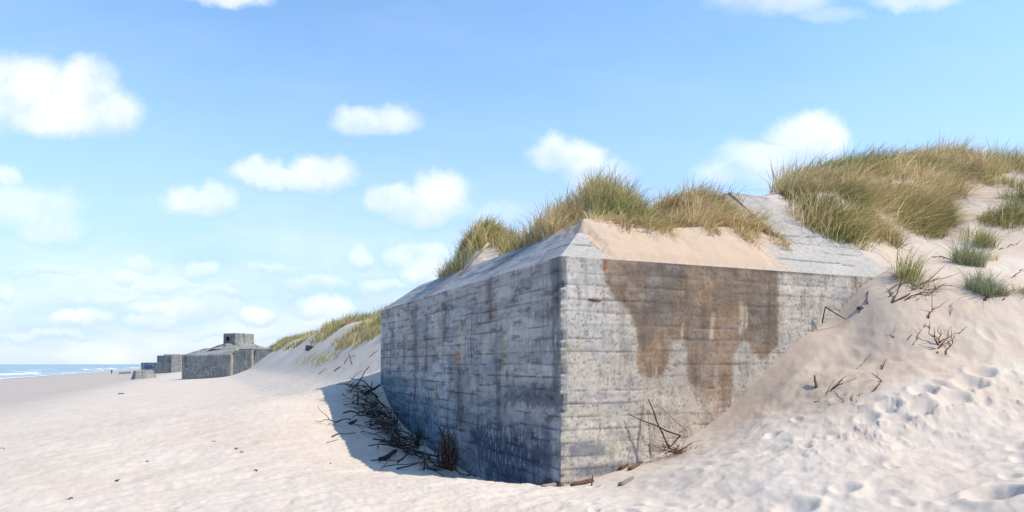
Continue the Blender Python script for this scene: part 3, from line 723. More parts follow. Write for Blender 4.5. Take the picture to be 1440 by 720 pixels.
def tube(pts, r0, r1, sides=6):
    pts = np.array(pts, float); n = len(pts); V = []; Fq = []
    for i, p in enumerate(pts):
        tdir = pts[min(i + 1, n - 1)] - pts[max(i - 1, 0)]; tdir /= np.linalg.norm(tdir) + 1e-9
        a = np.cross(tdir, (0, 0, 1.)) if abs(tdir[2]) < .9 else np.cross(tdir, (1., 0, 0)); a /= np.linalg.norm(a); b = np.cross(tdir, a)
        r = r0 + (r1 - r0) * i / (n - 1); r *= 1 + .25 * (rng.random() - .5)
        for k in range(sides):
            q = 2 * np.pi * k / sides; V.append(p + r * (a * math.cos(q) + b * math.sin(q)))
    for i in range(n - 1):
        for k in range(sides):
            k2 = (k + 1) % sides; Fq.append((i * sides + k, i * sides + k2, (i + 1) * sides + k2, (i + 1) * sides + k))
    for e in (0, n - 1):          # close the ends with quads onto a tiny tip
        c = len(V); tip = pts[e]; V += [tip] * 1
        for k in range(0, sides, 2):
            q = (e * sides + k, e * sides + (k + 1) % sides, e * sides + (k + 2) % sides, c); Fq.append(q if e else q[::-1])
    return np.array(V), np.array(Fq)

def wobble(a, b, n=7, w=.06, sag=0):
    a = np.array(a, float); b = np.array(b, float); L = np.linalg.norm(b - a); t = np.linspace(0, 1, n)[:, None]
    off = rng.normal(0, 1, (n, 3)) * w * L * .5; off[0] = 0; off[-1] *= .3
    off = (off + np.roll(off, 1, 0)) / 2; off[0] = 0
    p = a + (b - a) * t + off; p[:, 2] -= sag * L * (4 * t * (1 - t))[:, 0]; return p

def wood(name, lines, mat, label, cat, group=None):
    """lines: list of (points, r0, r1) merged as the limbs of ONE piece"""
    Vs, Fs, k = [], [], 0
    for p, r0, r1 in lines:
        v, f = tube(p, r0, r1); Vs.append(v); Fs.append(f + k); k += len(v)
    V = np.concatenate(Vs); base = V[V[:, 2].argmin()].copy(); o = mesh_from(name, V - base, np.concatenate(Fs), mat, smooth=True); o.location = base
    return tag(o, label, cat, group)

def fork(a, b, r, n=3, ln=.35, spread=.7):
    main = wobble(a, b, 8, .1); L = np.linalg.norm(np.array(b) - a); out = [(main, r, r * .35)]
    dirv = (np.array(b) - a) / L
    for k in range(n):
        i = rng.integers(2, 7); q = main[i]; dv = dirv + rng.normal(0, spread, 3); dv /= np.linalg.norm(dv)
        out.append((wobble(q, q + dv * L * ln * rng.uniform(.5, 1.2), 5, .1), r * .55, r * .2))
    return out

gh = lambda x, y: float(ground(x, y)[0])
def at_px(xp, yp, up=0.): x, y, z = pick(xp, yp); return np.array([x, y, gh(x, y) + up])
def ray(xp, yp, D): return px(xp, yp, D)

G = 'driftwood sticks heaped in the hollow below the shaded wall'
centres = [((545,565),10,.35),((548,590),22,.45),((560,600),26,.45),((570,615),18,.4),((585,632),22,.45),((600,650),10,.4),((540,548),10,.3),((580,600),10,.35),((578,646),14,.4),((566,628),12,.4),((548,618),8,.5),((596,660),8,.35)]
labs = {('l', 'd'): 'long near-black stick lying across the driftwood heap in the hollow', ('m', 'd'): 'mid-length dark stick tangled in the driftwood heap below the shaded wall',
        ('s', 'd'): 'short dark twig tangled in the driftwood heap below the shaded wall', ('f', 'd'): 'forked dark branch in the driftwood heap below the shaded wall',
        ('l', 'g'): 'long bleached grey stick lying across the driftwood heap in the hollow', ('m', 'g'): 'mid-length bleached stick tangled in the driftwood heap below the shaded wall',
        ('s', 'g'): 'short bleached twig tangled in the driftwood heap below the shaded wall', ('f', 'g'): 'forked bleached branch in the driftwood heap below the shaded wall'}
for (pp, n, sg) in centres:
    x0, y0, z0 = pick(*pp)
    for k in range(n):
        x = x0 + rng.normal(0, sg); y = y0 + rng.normal(0, sg * 1.3); d, b = w2db(x, y)
        if d > -.55: x, y = db2w(-.55 - rng.random() * .45, b)
        kind = rng.choice(['l', 'm', 's', 'f'], p=[.12, .34, .30, .24]); L = {'l': 1.2, 'm': .7, 's': .38, 'f': .75}[kind] * rng.uniform(.8, 1.2)
        az = rng.uniform(0, 6.28); tilt = abs(rng.normal(0, .35)); dv = np.array([math.cos(az) * math.cos(tilt), math.sin(az) * math.cos(tilt), math.sin(tilt)])
        a = np.array([x, y, gh(x, y) + rng.uniform(0, .13)]) - dv * np.array([.5, .5, 0]) * L; e = a + dv * L
        for q in (a, e):
            dd, bb_ = w2db(q[0], q[1])
            if dd > -.25: q[0], q[1] = db2w(-.25, bb_)
        a[2] = max(a[2], gh(a[0], a[1]) + .01); e[2] = max(e[2], gh(e[0], e[1]) + .02)
        r = {'l': .018, 'm': .014, 's': .009, 'f': .014}[kind] * rng.uniform(.7, 1.4); g = 'g' if rng.random() < .24 else 'd'
        lines = fork(a, e, r, 4, .45) if kind == 'f' else [(wobble(a, e, 6, .09), r, r * .5)]
        wood('twig' if kind == 's' else 'branch', lines, m_grey if g == 'g' else m_dark, labs[(kind, g)], 'twig' if kind == 's' else 'branch', G)

p = at_px(483, 588, .12); q = at_px(530, 593, .12); wood('branch', fork(p, q, .022, 1, .2), m_dark, 'straight stick poking out to the left of the driftwood heap', 'branch', G)
p = at_px(492, 596, .0); wood('bark_piece', [(wobble(p, p + (.2, -.12, .09), 5, .1), .05, .02)], m_dark, 'small black lump of bark on shaded sand left of the driftwood heap', 'bark')
p = at_px(503, 571); wood('branch', [(wobble(p, p + (0, .02, .62), 6, .03), .018, .013)], m_dark, 'lone stick standing upright in the shaded sand', 'branch', G)
p = at_px(527, 552, .05); q = px(510, 536, p[1] + .2); wood('branch', [(wobble(p, q, 6, .05), .02, .012)], m_dark, 'leaning dark stick crossing the topmost end of the driftwood heap', 'branch', G)
p = at_px(512, 558, .06); q = px(535, 541, p[1]); wood('log', [(wobble(p, q, 7, .04), .045, .03)], m_dark, 'thick dark log leaning to the far end of the shaded wall', 'log', G)
p = at_px(534, 650, .04); q = at_px(556, 640, .08); wood('log', [(wobble(p, q, 6, .05), .045, .035)], m_dark, 'short thick log lying on open sand below the driftwood heap', 'log', G)
p = at_px(580, 655, .04); q = at_px(608, 668, .04)
wood('branch', fork(px(604, 640, p[1] - .5), px(588, 672, p[1] - .9), .022, 4, .5), m_dark, 'forked dark branch standing at the near end of the hollow', 'branch', G)
p = at_px(614, 664, .03); q = at_px(572, 664, .05); wood('branch', fork(p, px(560, 655, p[1]), .018, 3, .3), m_dark, 'crooked branch lying along the near rim of the hollow', 'branch', G)
p = at_px(534, 664, .03); wood('branch', [(wobble(p, px(549, 645, p[1] + .5), 6, .03), .010, .006)], m_grey, 'thin pale stick leaning in the shaded sand near the front rim', 'branch', G)
# gnarled brown root against the wall
b0, z0 = left_px(640, 664); x, y = db2w(-.22, b0); zg = gh(x, y)
lines = []
for k in range(26):
    a = np.array([x + rng.normal(0, .1), y + rng.normal(0, .13), zg - .02]); h = rng.uniform(.3, 1.0)
    e = a + np.array([rng.normal(.02, .10), rng.normal(0, .16), h]); dd, bb_ = w2db(e[0], e[1])
    if dd > -.03: e[0], e[1] = db2w(-.03, bb_)
    lines.append((wobble(a, e, 7, .16), rng.uniform(.02, .045), .008))
for k in range(4):
    a = np.array([x, y, zg + .05]); lines.append((wobble(a, a + (rng.normal(-.25, .2), rng.normal(-.3, .1), .02), 6, .1), .02, .008))
wood('root_stump', lines, m_red, 'gnarled brown root stump propped against the shaded wall', 'stump')
b0, z0 = left_px(597, 625); x, y = db2w(-.18, b0); zg = gh(x, y)
lines = [(wobble((x, y, zg), np.array([x, y, zg]) + (min(rng.normal(-.02, .16), .1), rng.normal(0, .2), rng.uniform(.15, .5)), 6, .12), .012, .004) for k in range(34)]
wood('dead_bush', lines, m_dark, 'small black dead bush at the foot of the shaded wall', 'bush')
b0, z0 = left_px(572, 596); x, y = db2w(-.3, b0); zg = gh(x, y)
lines = [(wobble((x, y, zg), np.array([x, y, zg]) + (rng.normal(0, .1), rng.normal(0, .12), rng.uniform(.2, .6)), 6, .1), .018, .004) for k in range(12)]
wood('dead_bush', lines, m_dark, 'pointed black tangle of twigs where the hollow meets the shaded wall', 'bush')

# twigs in front of the sunlit wall
def rwall(xp, yp, off=.08):
    d, z = right_px(xp, yp); x, y = db2w(d, -off); return np.array([x, y, z])
wood('branch', [(wobble(rwall(926, 628, .3), rwall(909, 562, .04), 8, .035), .015, .008)], m_dark, 'upright black twig leaning on the sunlit wall', 'branch')
wood('branch', [(wobble(rwall(941, 610, .3), rwall(882, 583, .04), 8, .03), .016, .006), (wobble(rwall(941, 610, .3), rwall(930, 626, .25), 5, .05), .013, .008)], m_dark, 'bent black twig crossing the upright one by the sunlit wall', 'branch')
wood('branch', [(wobble(rwall(950, 604, .3), rwall(920, 566, .05), 8, .03), .009, .004)], m_grey, 'thin grey twig right of the crossed black twigs', 'branch')
wood('branch', fork(rwall(904, 638, .2), rwall(898, 608, .06), .008, 3, .5), m_dark, 'small dark twig left of the crossed black twigs', 'branch')
p = rwall(936, 640, .35); p[2] = gh(p[0], p[1])
lines = [(wobble(p + (rng.normal(0, .15), rng.normal(0, .08), 0), p + (rng.normal(0, .22), rng.normal(0, .1), rng.uniform(.05, .22)), 5, .15), .007, .003) for k in range(36)]
wood('brush_tangle', lines, m_red, 'low tangle of purplish brown twigs at the foot of the crossed black twigs', 'twigs')
wood('branch', [(wobble(rwall(1153, 455, .05), rwall(1153, 432, .12), 5, .02), .012, .009), (wobble(rwall(1153, 432, .12), rwall(1170, 450, .3), 5, .03), .011, .008)], m_dark, 'bent wire-like twig forming a hook against the upper sunlit wall', 'branch')
for k, (x0, y0, x1, y1, lab) in enumerate([(872,662,896,650,'longest flat dark slab of driftwood in the sand at the sunlit wall'),(885,662,903,652,'thin dark driftwood sliver beside the longest flat slab'),
                                         (872,684,890,674,'flat driftwood sliver in the open sand before the sunlit wall')]):
    a = at_px(x0, y0, .015); e = at_px(x1, y1, .03); wood('driftwood_slab', [(wobble(a, e, 5, .02), .035, .018)], m_grey if k == 2 else m_red, lab, 'driftwood', 'flat driftwood at the foot of the sunlit wall')
for (x0, y0, x1, y1, r, lab) in [(790,682,810,676,.05,'reddish brown plank end half buried at the near corner'),(803,683,834,677,.045,'long reddish plank half buried in front of the sunlit wall'),(764,684,786,681,.04,'pale broken plank half buried left of the near corner')]:
    a = at_px(x0, y0 + 1, .0); e = at_px(x1, y1 + 1, .03); wood('plank', [(wobble(a, e, 5, .02), r, r * .8)], m_red if x0 > 785 else m_grey, lab, 'plank', 'planks half buried at the near corner')
p = at_px(832, 684); wood('stake', [(wobble(p, p + (.02, 0, .16), 4, .05), .012, .008)], m_red, 'tiny brown stake upright beside the half buried reddish plank', 'stake')
# iron stubs on the sunlit wall
a = rwall(836, 422, .0); wood('iron_bar', [(np.array([rwall(828, 421, .012), rwall(836, 422, .02), rwall(845, 423, .012)]), .012, .012)], m_rust, 'short rusted iron bar showing in the pale part of the sunlit wall', 'iron bar')

# branches on the right slope
def slope_branch(x0, y0, x1, y1, r, n, lab, up=.1, mat=None, name='branch', ln=.4, cat='branch'):
    a = at_px(x0, y0, .0); D = a[1]; e = px(x1, y1, D + .25); g = gh(e[0], e[1]); e[2] = max(e[2], g + .02)
    return wood(name, fork(a, e, r, n, ln) if n else [(wobble(a, e, 7, .06), r, r * .5)], mat or m_red, lab, cat, 'dead branches on the right sand slope')
slope_branch(1255, 428, 1275, 388, .014, 4, 'tall forked dead branch below the upright pale green tuft', name='branch')
slope_branch(1258, 426, 1322, 388, .015, 5, 'long dead branch sweeping right under the pale green tuft')
slope_branch(1272, 425, 1325, 405, .012, 5, 'reddish dead branch low under the long sweeping one')
slope_branch(1288, 424, 1330, 398, .011, 4, 'finely twigged dead branch right of the reddish one')
slope_branch(1250, 420, 1262, 398, .009, 3, 'small dead twig left of the tall forked branch', name='twig')
slope_branch(1306, 448, 1312, 430, .013, 3, 'crossed dark twig standing alone below the long dead branches', name='twig', ln=.7)
slope_branch(1336, 446, 1340, 426, .009, 2, 'pale grey twig right of the crossed dark twig', mat=m_grey, name='twig')
slope_branch(1320, 486, 1304, 460, .014, 2, 'thick bent stick rising left from the brush cluster')
slope_branch(1322, 484, 1321, 458, .011, 1, 'short upright stick in the middle of the brush cluster')
slope_branch(1322, 484, 1362, 464, .012, 3, 'long stick reaching right out of the brush cluster')
slope_branch(1318, 500, 1328, 488, .016, 5, 'low twiggy remnant at the foot of the brush cluster', ln=.9)
slope_branch(1330, 500, 1340, 480, .010, 5, 'fine brown twigs right of the brush cluster foot', name='twig', ln=.8)
slope_branch(1276, 480, 1304, 470, .010, 2, 'thin twig lying left of the brush cluster', name='twig')
slope_branch(1284, 486, 1296, 470, .008, 1, 'tiny twig under the thin twig left of the brush cluster', name='twig')
slope_branch(1208, 442, 1222, 430, .010, 0, 'slender pale root crossing the top of the sand drift', mat=m_grey, name='root')
slope_branch(1220, 431, 1219, 420, .012, 1, 'dark hooked twig on the top of the sand drift', name='twig')
slope_branch(1250, 486, 1262, 470, .008, 1, 'pale straw-coloured twig in the orange hollow of the slope', mat=m_grey, name='twig')
slope_branch(1240, 520, 1246, 506, .011, 0, 'short dark stick upright in the middle of the slope')
slope_branch(1148, 546, 1145, 528, .026, 0, 'curved dark bark strip in the foot of the sand drift', name='bark_strip', cat='bark')
slope_branch(1146, 567, 1186, 548, .016, 6, 'bundle of long thin branches at the foot of the drift')
slope_branch(1150, 565, 1180, 552, .012, 5, 'second thinner bundle of branches under the long one', ln=.6)
slope_branch(1186, 566, 1172, 550, .008, 1, 'thin twig crossing the bundle at the foot of the drift', name='twig')
slope_branch(1205, 566, 1214, 554, .014, 1, 'leaning stick right of the branch bundle')
slope_branch(1226, 552, 1240, 538, .012, 1, 'lower half of a bent stick in the pale footprints')
slope_branch(1240, 538, 1226, 524, .010, 2, 'upper twig of the bent stick in the pale footprints', name='twig')
slope_branch(1204, 520, 1226, 505, .008, 3, 'grey twig bleached and half buried above the branch bundle', mat=m_grey, name='twig')
slope_branch(1198, 566, 1199, 552, .006, 0, 'tiny upright twig beside the leaning stick', name='twig')
slope_branch(1410, 424, 1420, 412, .014, 2, 'brown twig just below the low grey-green bush', name='twig')
slope_branch(1385, 424, 1390, 414, .03, 4, 'broken reddish stub under the low grey-green bush', name='branch', ln=.6)
slope_branch(1422, 392, 1440, 378, .012, 1, 'dark branch entering at the right edge above the low bush')
slope_branch(1405, 352, 1430, 360, .012, 4, 'dark twigs lying right of the bright green tuft', name='twig')
slope_branch(1340, 366, 1310, 372, .013, 5, 'dark twigs lying left under the rounded grey-green bush', name='twig')
p = at_px(984, 620, .0)
# sticks on the dune slope beyond the hollow
for (x0, y0, x1, y1, r, lab) in [(495,513,490,497,.03,'thin post-like stick leaning on the slope beyond the hollow'),(470,523,500,516,.03,'dark line of twigs lying on the slope beyond the hollow'),(448,527,458,531,.03,'bleached stick at the lower end of the slope beyond the hollow'),(520,503,537,494,.02,'reddish root running to the far end of the shaded wall')]:
    a = at_px(x0, y0, .02); e = px(x1, y1, a[1] + .2); e[2] = max(e[2], gh(e[0], e[1]) + .03); wood('branch', fork(a, e, r, 2, .25), m_red if x0 != 448 else m_grey, lab, 'branch', 'sticks on the slope beyond the hollow')
# pale post leaning on the roof under the far mound
xa, ya = db2w(.55, 6.2); a = np.array([xa, ya, float(roof_z(np.array(.55), np.array(6.2))) + .03]); xb, yb = db2w(1.15, 5.85); e = np.array([xb, yb, 4.62])
wood('post', [(wobble(a, e, 5, .01), .032, .026)], wood_mat('bleached_wood', (.45, .36, .26), (.58, .48, .37)), 'pale bleached post leaning on the roof edge under the far grass mound', 'post')

# ------------------------------------------------------------------ rocks, debris
m_rock, nt, bs = newmat('dark_rock'); P = objc(nt); f = noise_n(nt, P, 3, 6, .6)
nt.links.new(mix(nt, (.05, .055, .07), (.12, .13, .15), f), bs.inputs['Base Color']); bump(nt, bs, f, .8, .1)
def rock(loc, size, label, name='rock', mat=None, seed=0):
    n, m = 16, 10; V = []
    for i in range(n):
        for j in range(m):
            a = 2 * math.pi * i / n; t = math.pi * j / (m - 1)
            v = np.array([math.sin(t) * math.cos(a), math.sin(t) * math.sin(a), math.cos(t)])
            q = 1 + .5 * (float(fbm(v[0] * 1.3 + seed + 5, v[1] * 1.3 + v[2] * 1.7 + 9, 900 + seed, 3)) - .5) * 2
            V.append(np.sign(v) * np.abs(v) ** .75 * q * np.array(size))
    Fq = [(i * m + j, ((i + 1) % n) * m + j, ((i + 1) % n) * m + j + 1, i * m + j + 1) for i in range(n) for j in range(m - 1)]
    o = mesh_from(name, np.array(V), np.array(Fq)[:, ::-1], mat or m_rock, smooth=False); o.location = loc
    return tag(o, label, 'rock' if name == 'rock' else name.replace('_', ' '))
p = at_px(436, 492); rock(p + (0, 0, .1), (p[1] * 6.5 / F, p[1] * 5 / F, p[1] * 4.5 / F), 'dark blue-grey rock lying on the dune below the grass', seed=1)
p = at_px(171, 554); rock(p, (p[1] * 4 / F, p[1] * 3 / F, p[1] * 1.4 / F), 'small brown stone on the edge of the pale sand bank', seed=2)
p = at_px(1210, 436); rock(p + (0, 0, .01), (.055, .04, .03), 'small grey pebble at the top of the sand drift', seed=3)

# ------------------------------------------------------------------ far bunkers, built as closed prisms
m_far, nt, bs = newmat('far_concrete'); P = geom_pos(nt)
f1 = noise_n(nt, P, .45, 6, .6); f2 = noise_n(nt, P, 3.2, 5, .7)
mp = N(nt, 'ShaderNodeMapping'); mp.inputs['Scale'].default_value = (2.4, 2.4, .25); nt.links.new(P, mp.inputs[0]); f3 = noise_n(nt, mp.outputs[0], 1.2, 5, .65)
c = mix(nt, (.235, .235, .225), (.34, .335, .31), ramp(nt, f1, [(.38, 0), (.62, 1)])); c = mix(nt, c, (.10, .11, .115), ramp(nt, f3, [(.50, 0), (.68, .8)]))
c = mix(nt, c, ramp(nt, f2, [(.3, .65), (.7, 1.2)]), mode='MULTIPLY', f=.9)
sx = N(nt, 'ShaderNodeSeparateXYZ'); nt.links.new(P, sx.inputs[0]); st = M(nt, 'FRACT', M(nt, 'MULTIPLY', sx.outputs[2], 2.4)); ln_ = ramp(nt, st, [(0, .72), (.1, 1.0)])
c = mix(nt, c, ln_, mode='MULTIPLY', f=.8); nt.links.new(c, bs.inputs['Base Color']); bump(nt, bs, f2, .7, .12)
m_black, nt, bs = newmat('opening_shade'); bs.inputs['Base Color'].default_value = (.012, .012, .014, 1)
def paintm(name, c):
    m, nt, bs = newmat(name); f = noise_n(nt, geom_pos(nt), 2.5, 4); nt.links.new(mix(nt, c, tuple(x * .55 for x in c), ramp(nt, f, [(.4, 0), (.7, 1)])), bs.inputs['Base Color']); return m
m_blue = paintm('blue_spray_paint', (.05, .14, .36)); m_white = paintm('white_spray_paint', (.42, .43, .44)); m_ink = paintm('black_spray_paint', (.03, .03, .035))

def frustum(name, parent, quad0, z0, quad1, z1, mat, rough=.0):
    """closed prism between two horizontal quads, edges a little worn"""
    import bmesh
    bm = bmesh.new(); lo = [bm.verts.new((*p, z0)) for p in quad0]; hi = [bm.verts.new((*p, z1)) for p in quad1]
    bm.faces.new(lo[::-1]); bm.faces.new(hi)
    for i in range(4): bm.faces.new((lo[i], lo[(i + 1) % 4], hi[(i + 1) % 4], hi[i]))
    bmesh.ops.bevel(bm, geom=list(bm.edges), offset=.07, segments=1, affect='EDGES')
    if rough:
        bmesh.ops.subdivide_edges(bm, edges=list(bm.edges), cuts=3, use_grid_fill=True)
        for v in bm.verts: v.co += Vector([rng.normal(0, rough) for _ in range(3)])
    me = bpy.data.meshes.new(name); bm.to_mesh(me); bm.free(); me.materials.append(mat)
    o = bpy.data.objects.new(name, me); col.objects.link(o)
    if parent: o.parent = parent
    return o
def rect(w, d, cx=0, cy=0, yaw=0.):
    c, s = math.cos(yaw), math.sin(yaw)
    return [(cx + x * c - y * s, cy + x * s + y * c) for x, y in ((-w / 2, -d / 2), (w / 2, -d / 2), (w / 2, d / 2), (-w / 2, d / 2))]
def strokes(name, parent, face, pts_list, r, mat):
    """sprayed marks: flat ribbons 6 mm proud of a wall; face = (origin, right, up, normal)"""
    O, Rt, Up, Nn = [np.array(v, float) for v in face]; V, Fq = [], []
    for pts in pts_list:
        P_ = [O + Rt * a + Up * b + Nn * (.012 + .002 * rng.random()) for a, b in pts]
        for a, b in zip(P_[:-1], P_[1:]):
            t = (b - a) / (np.linalg.norm(b - a) + 1e-9); n = np.cross(Nn, t) * r; k = len(V); V += [a - n, b - n, b + n, a + n]; Fq.append((k, k + 1, k + 2, k + 3))
        for k in range(0, len(V) - 4, 4): Fq.append((k + 1, k + 4, k + 7, k + 2))
    return mesh_from(name, np.array(V), np.array(Fq), mat, parent)
def spray(parent, face, pts_list, r, mat):
    for p in pts_list: strokes('graffiti', parent, face, [p], r, mat)

# second bunker: long block with bevelled roof, square observation turret, broken wing in the dune
YAW = R(-17)
loc = px(255, 538, 91); c, s = math.cos(YAW), math.sin(YAW)
bk = empty('bunker', (loc[0], loc[1], 0), 'distant concrete bunker with a square observation turret on its sloping roof', 'bunker'); bk.rotation_euler = (0, 0, YAW)
# local axes: x along the front face to the right, y away
Wd, Dp = 7.6, 9.
q0 = [(0, 0), (Wd, 0), (Wd, Dp), (0, Dp)]; q1 = [(1.9, 2.0), (Wd - .7, 2.0), (Wd - .7, Dp - 1.5), (1.9, Dp - 1.5)]
frustum('wall', bk, q0, -1.6, q0, 2.95, m_far)
q0b = [(.02, .02), (Wd - .02, .02), (Wd - .02, Dp - .02), (.02, Dp - .02)]
frustum('roof', bk, q0b, 2.94, q1, 3.85, m_far, .02)
tq = rect(5.2, 4.2, 5.6, 4.6, R(30)); tq1 = rect(3.6, 3.0, 5.4, 4.4, R(40))
frustum('roof_mound', bk, rect(6.8, 5.4, 5.7, 4.6, R(17)), 3.7, tq1, 4.55, m_far, .03)
turret = frustum('turret', bk, rect(3.0, 2.5, 5.35, 4.4, R(75)), 4.4, rect(2.95, 2.45, 5.35, 4.4, R(75)), 5.85, m_far)
tc, ts = math.cos(R(75)), math.sin(R(75)); ctr = np.array([5.35, 4.4]); nrm = np.array([-tc, -ts]); rt = np.array([ts, -tc])
# firing slit in the turret's left face: black framed slab as its inner shade
ctrf = ctr + nrm * 1.5
def boxat(name, parent, c2, hw, hd, z0, z1, ax, mat):
    ax = np.array(ax); ay = np.array([-ax[1], ax[0]]); q = [tuple(c2 + ax * a * hw + ay * b * hd) for a, b in ((-1, -1), (1, -1), (1, 1), (-1, 1))]
    return frustum(name, parent, q, z0, q, z1, mat) if min(hw, hd) > .15 else thin(name, parent, q, z0, z1, mat)
def thin(name, parent, q, z0, z1, mat):
    V = [(*p, z0) for p in q] + [(*p, z1) for p in q]; Fq = [(3, 2, 1, 0), (4, 5, 6, 7)] + [(i, (i + 1) % 4, (i + 1) % 4 + 4, i + 4) for i in range(4)]
    return mesh_from(name, np.array(V), np.array(Fq), mat, parent)
boxat('opening', turret, ctrf - rt * .1, .36, .04, 4.85, 5.38, rt, m_black)
for k, off in ((0, .36 + .1), (1, -.36 - .1)): boxat('opening_frame', turret, ctrf - rt * .1 + rt * off, .1, .09, 4.72, 5.5, rt, m_far)
boxat('opening_frame', turret, ctrf - rt * .1, .36, .09, 5.38, 5.5, rt, m_far); boxat('opening_frame', turret, ctrf - rt * .1, .36, .09, 4.72, 4.85, rt, m_far)
# right return and broken wing wall half buried in the slope
frustum('annex', bk, [(Wd + .0, .45), (Wd + 2.3, .9), (Wd + 2.0, 6), (Wd + .0, 6)], -1, [(Wd + .0, .55), (Wd + 2.3, 1.0), (Wd + 2.0, 6), (Wd + .0, 6)], 3.55, m_far, .03)
w = frustum('wing_wall', bk, [(9.9, 1.5), (14.5, 2.9), (14.3, 3.8), (9.8, 2.4)], -.5, [(10.0, 1.5), (14.5, 2.9), (14.3, 3.8), (9.9, 2.4)], 3.7, m_far, .06); w['label'] = 'broken wing wall with ragged end running into the dune'
face = ((0, 0, 0), (1, 0, 0), (0, 0, 1), (0, -1, 0))
def zig(x, y, w_, h, n):
    q = np.linspace(0, 1, 4 * n); ph = rng.uniform(0, 6.28, 3)
    return list(zip(x + w_ * (q + .14 * np.sin(q * n * 3.1 + ph[0])), y + h * (.5 + .42 * np.sin(q * n * 2.3 + ph[1]) + .16 * np.sin(q * n * 5 + ph[2]))))
spray(bk, face, [zig(.35, .5, 1.1, .9, 7), zig(1.7, .55, 1.2, .8, 8), zig(3.0, .6, 1.0, .7, 6), zig(1.9, 1.6, .8, .25, 5), zig(4.4, 1.0, 1.1, .5, 6)], .035, m_white)
spray(bk, face, [zig(.4, .4, 1.0, .5, 6), zig(2.2, .5, 1.5, .6, 9), zig(3.3, 1.1, .9, .4, 6), zig(.6, 1.3, .7, .4, 5)], .018, m_ink)

# third bunker, farther along the beach
loc = px(198, 525, 200); bk3 = empty('bunker', (loc[0], loc[1], 0), 'farthest two-tier bunker block with blue graffiti on its low front wall', 'bunker'); bk3.rotation_euler = (0, 0, R(-12))
frustum('wall', bk3, [(0, 0), (10.0, 0), (10.0, 9), (0, 9)], -3, [(0, 0), (10.0, 0), (10.0, 9), (0, 9)], 2.25, m_far)
frustum('upper_storey', bk3, [(4.0, 1.5), (10.4, 1.5), (10.4, 8), (4.0, 8)], 2.24, [(4.0, 1.5), (10.3, 1.5), (10.3, 8), (4.0, 8)], 4.25, m_far)
frustum('roof', bk3, [(5.6, 2.0), (11., 2.0), (11., 8), (5.6, 8)], 4.24, [(5.8, 2.2), (11., 2.2), (11., 8), (5.8, 8)], 4.6, m_far)
w = frustum('end_wall', bk3, [(10.02, -.6), (12.4, .6), (12.4, 9), (10.02, 9)], -3, [(10.1, -.2), (12.3, 1.2), (12.3, 9), (10.1, 9)], 4.4, m_far); w['label'] = 'pale sunlit end wall'
spray(bk3, face, [zig(1.6, .1, 2.4, 1.5, 7), zig(1.1, .7, 3.2, .2, 5)], .12, m_blue)

# fallen concrete blocks on the beach
def block(px_, py_, D, w, d, h, yaw, lean, label):
    g = px(px_, py_, D); o = frustum('concrete_block', None, rect(w, d), -.8, [(x * .78 + lean, y * .8) for x, y in rect(w, d)], h, m_far, .03); o.location = (g[0], g[1], gh(g[0], g[1]) - .05); o.rotation_euler = (R(2), R(-3), yaw)
    return tag(o, label, 'concrete block')
block(202, 533, 120, 3.6, 3.0, 1.45, R(38), .1, 'slanted concrete block sunk in the beach before the farthest bunker')
block(176, 528, 235, 4.2, 2.6, .8, R(20), 0, 'low flat concrete slab sunk in the beach near the walker')

# walker on the beach
def person(loc, label):
    sk = [((0, 0, .94), .13), ((0, 0, 1.15), .14), ((0, 0, 1.38), .15), ((0, 0, 1.50), .06), ((0, .01, 1.58), .075), ((0, .015, 1.70), .085),
          ((.09, 0, .88), .10), ((.10, .06, .48), .065), ((.10, .0, .08), .045), ((.10, .14, .03), .04), ((-.09, 0, .88), .10), ((-.10, -.03, .48), .065), ((-.10, -.16, .10), .045), ((-.10, -.03, .04), .04),
          ((.20, 0, 1.40), .06), ((.25, -.05, 1.12), .045), ((.25, .06, .86), .035), ((-.20, 0, 1.40), .06), ((-.25, .05, 1.12), .045), ((-.25, .12, .87), .035)]
    ed = [(0, 1), (1, 2), (2, 3), (3, 4), (4, 5), (0, 6), (6, 7), (7, 8), (8, 9), (0, 10), (10, 11), (11, 12), (12, 13), (2, 14), (14, 15), (15, 16), (2, 17), (17, 18), (18, 19)]
    me = bpy.data.meshes.new('person'); me.from_pydata([v for v, _ in sk], ed, []); o = bpy.data.objects.new('person', me); col.objects.link(o)
    m = o.modifiers.new('skin', 'SKIN'); o.modifiers.new('sub', 'SUBSURF').levels = 1
    for i, (_, r) in enumerate(sk): me.skin_vertices[0].data[i].radius = (r, r)
    me.skin_vertices[0].data[0].use_root = True
    mt, nt, bs = newmat('dark_clothes'); bs.inputs['Base Color'].default_value = (.02, .024, .035, 1); me.materials.append(mt)
    o.location = loc; o.rotation_euler = (0, 0, R(25)); return tag(o, label, 'person')
g = px(157, 531, 262); person((g[0], g[1], gh(g[0], g[1]) - .02), 'person in dark clothes walking alone on the distant beach')

# scraps of dark seaweed on the open sand
for k, (x, y) in enumerate(((300,623),(333,632),(99,703),(206,651),(165,677),(360,664),(4,632),(465,653),(340,637))):
    p = at_px(x, y, .01); w_ = p[1] * 1.6 / F
    lines = [(wobble(p + (rng.normal(0, w_), rng.normal(0, w_), .0), p + (rng.normal(0, w_ * 1.4), rng.normal(0, w_), .012), 4, .3), .007, .003) for _ in range(rng.integers(2, 6))]
    wood('seaweed_scrap', lines, m_dark, 'scrap of dry dark seaweed lying on the open pale sand', 'seaweed', 'seaweed scraps on the open sand')

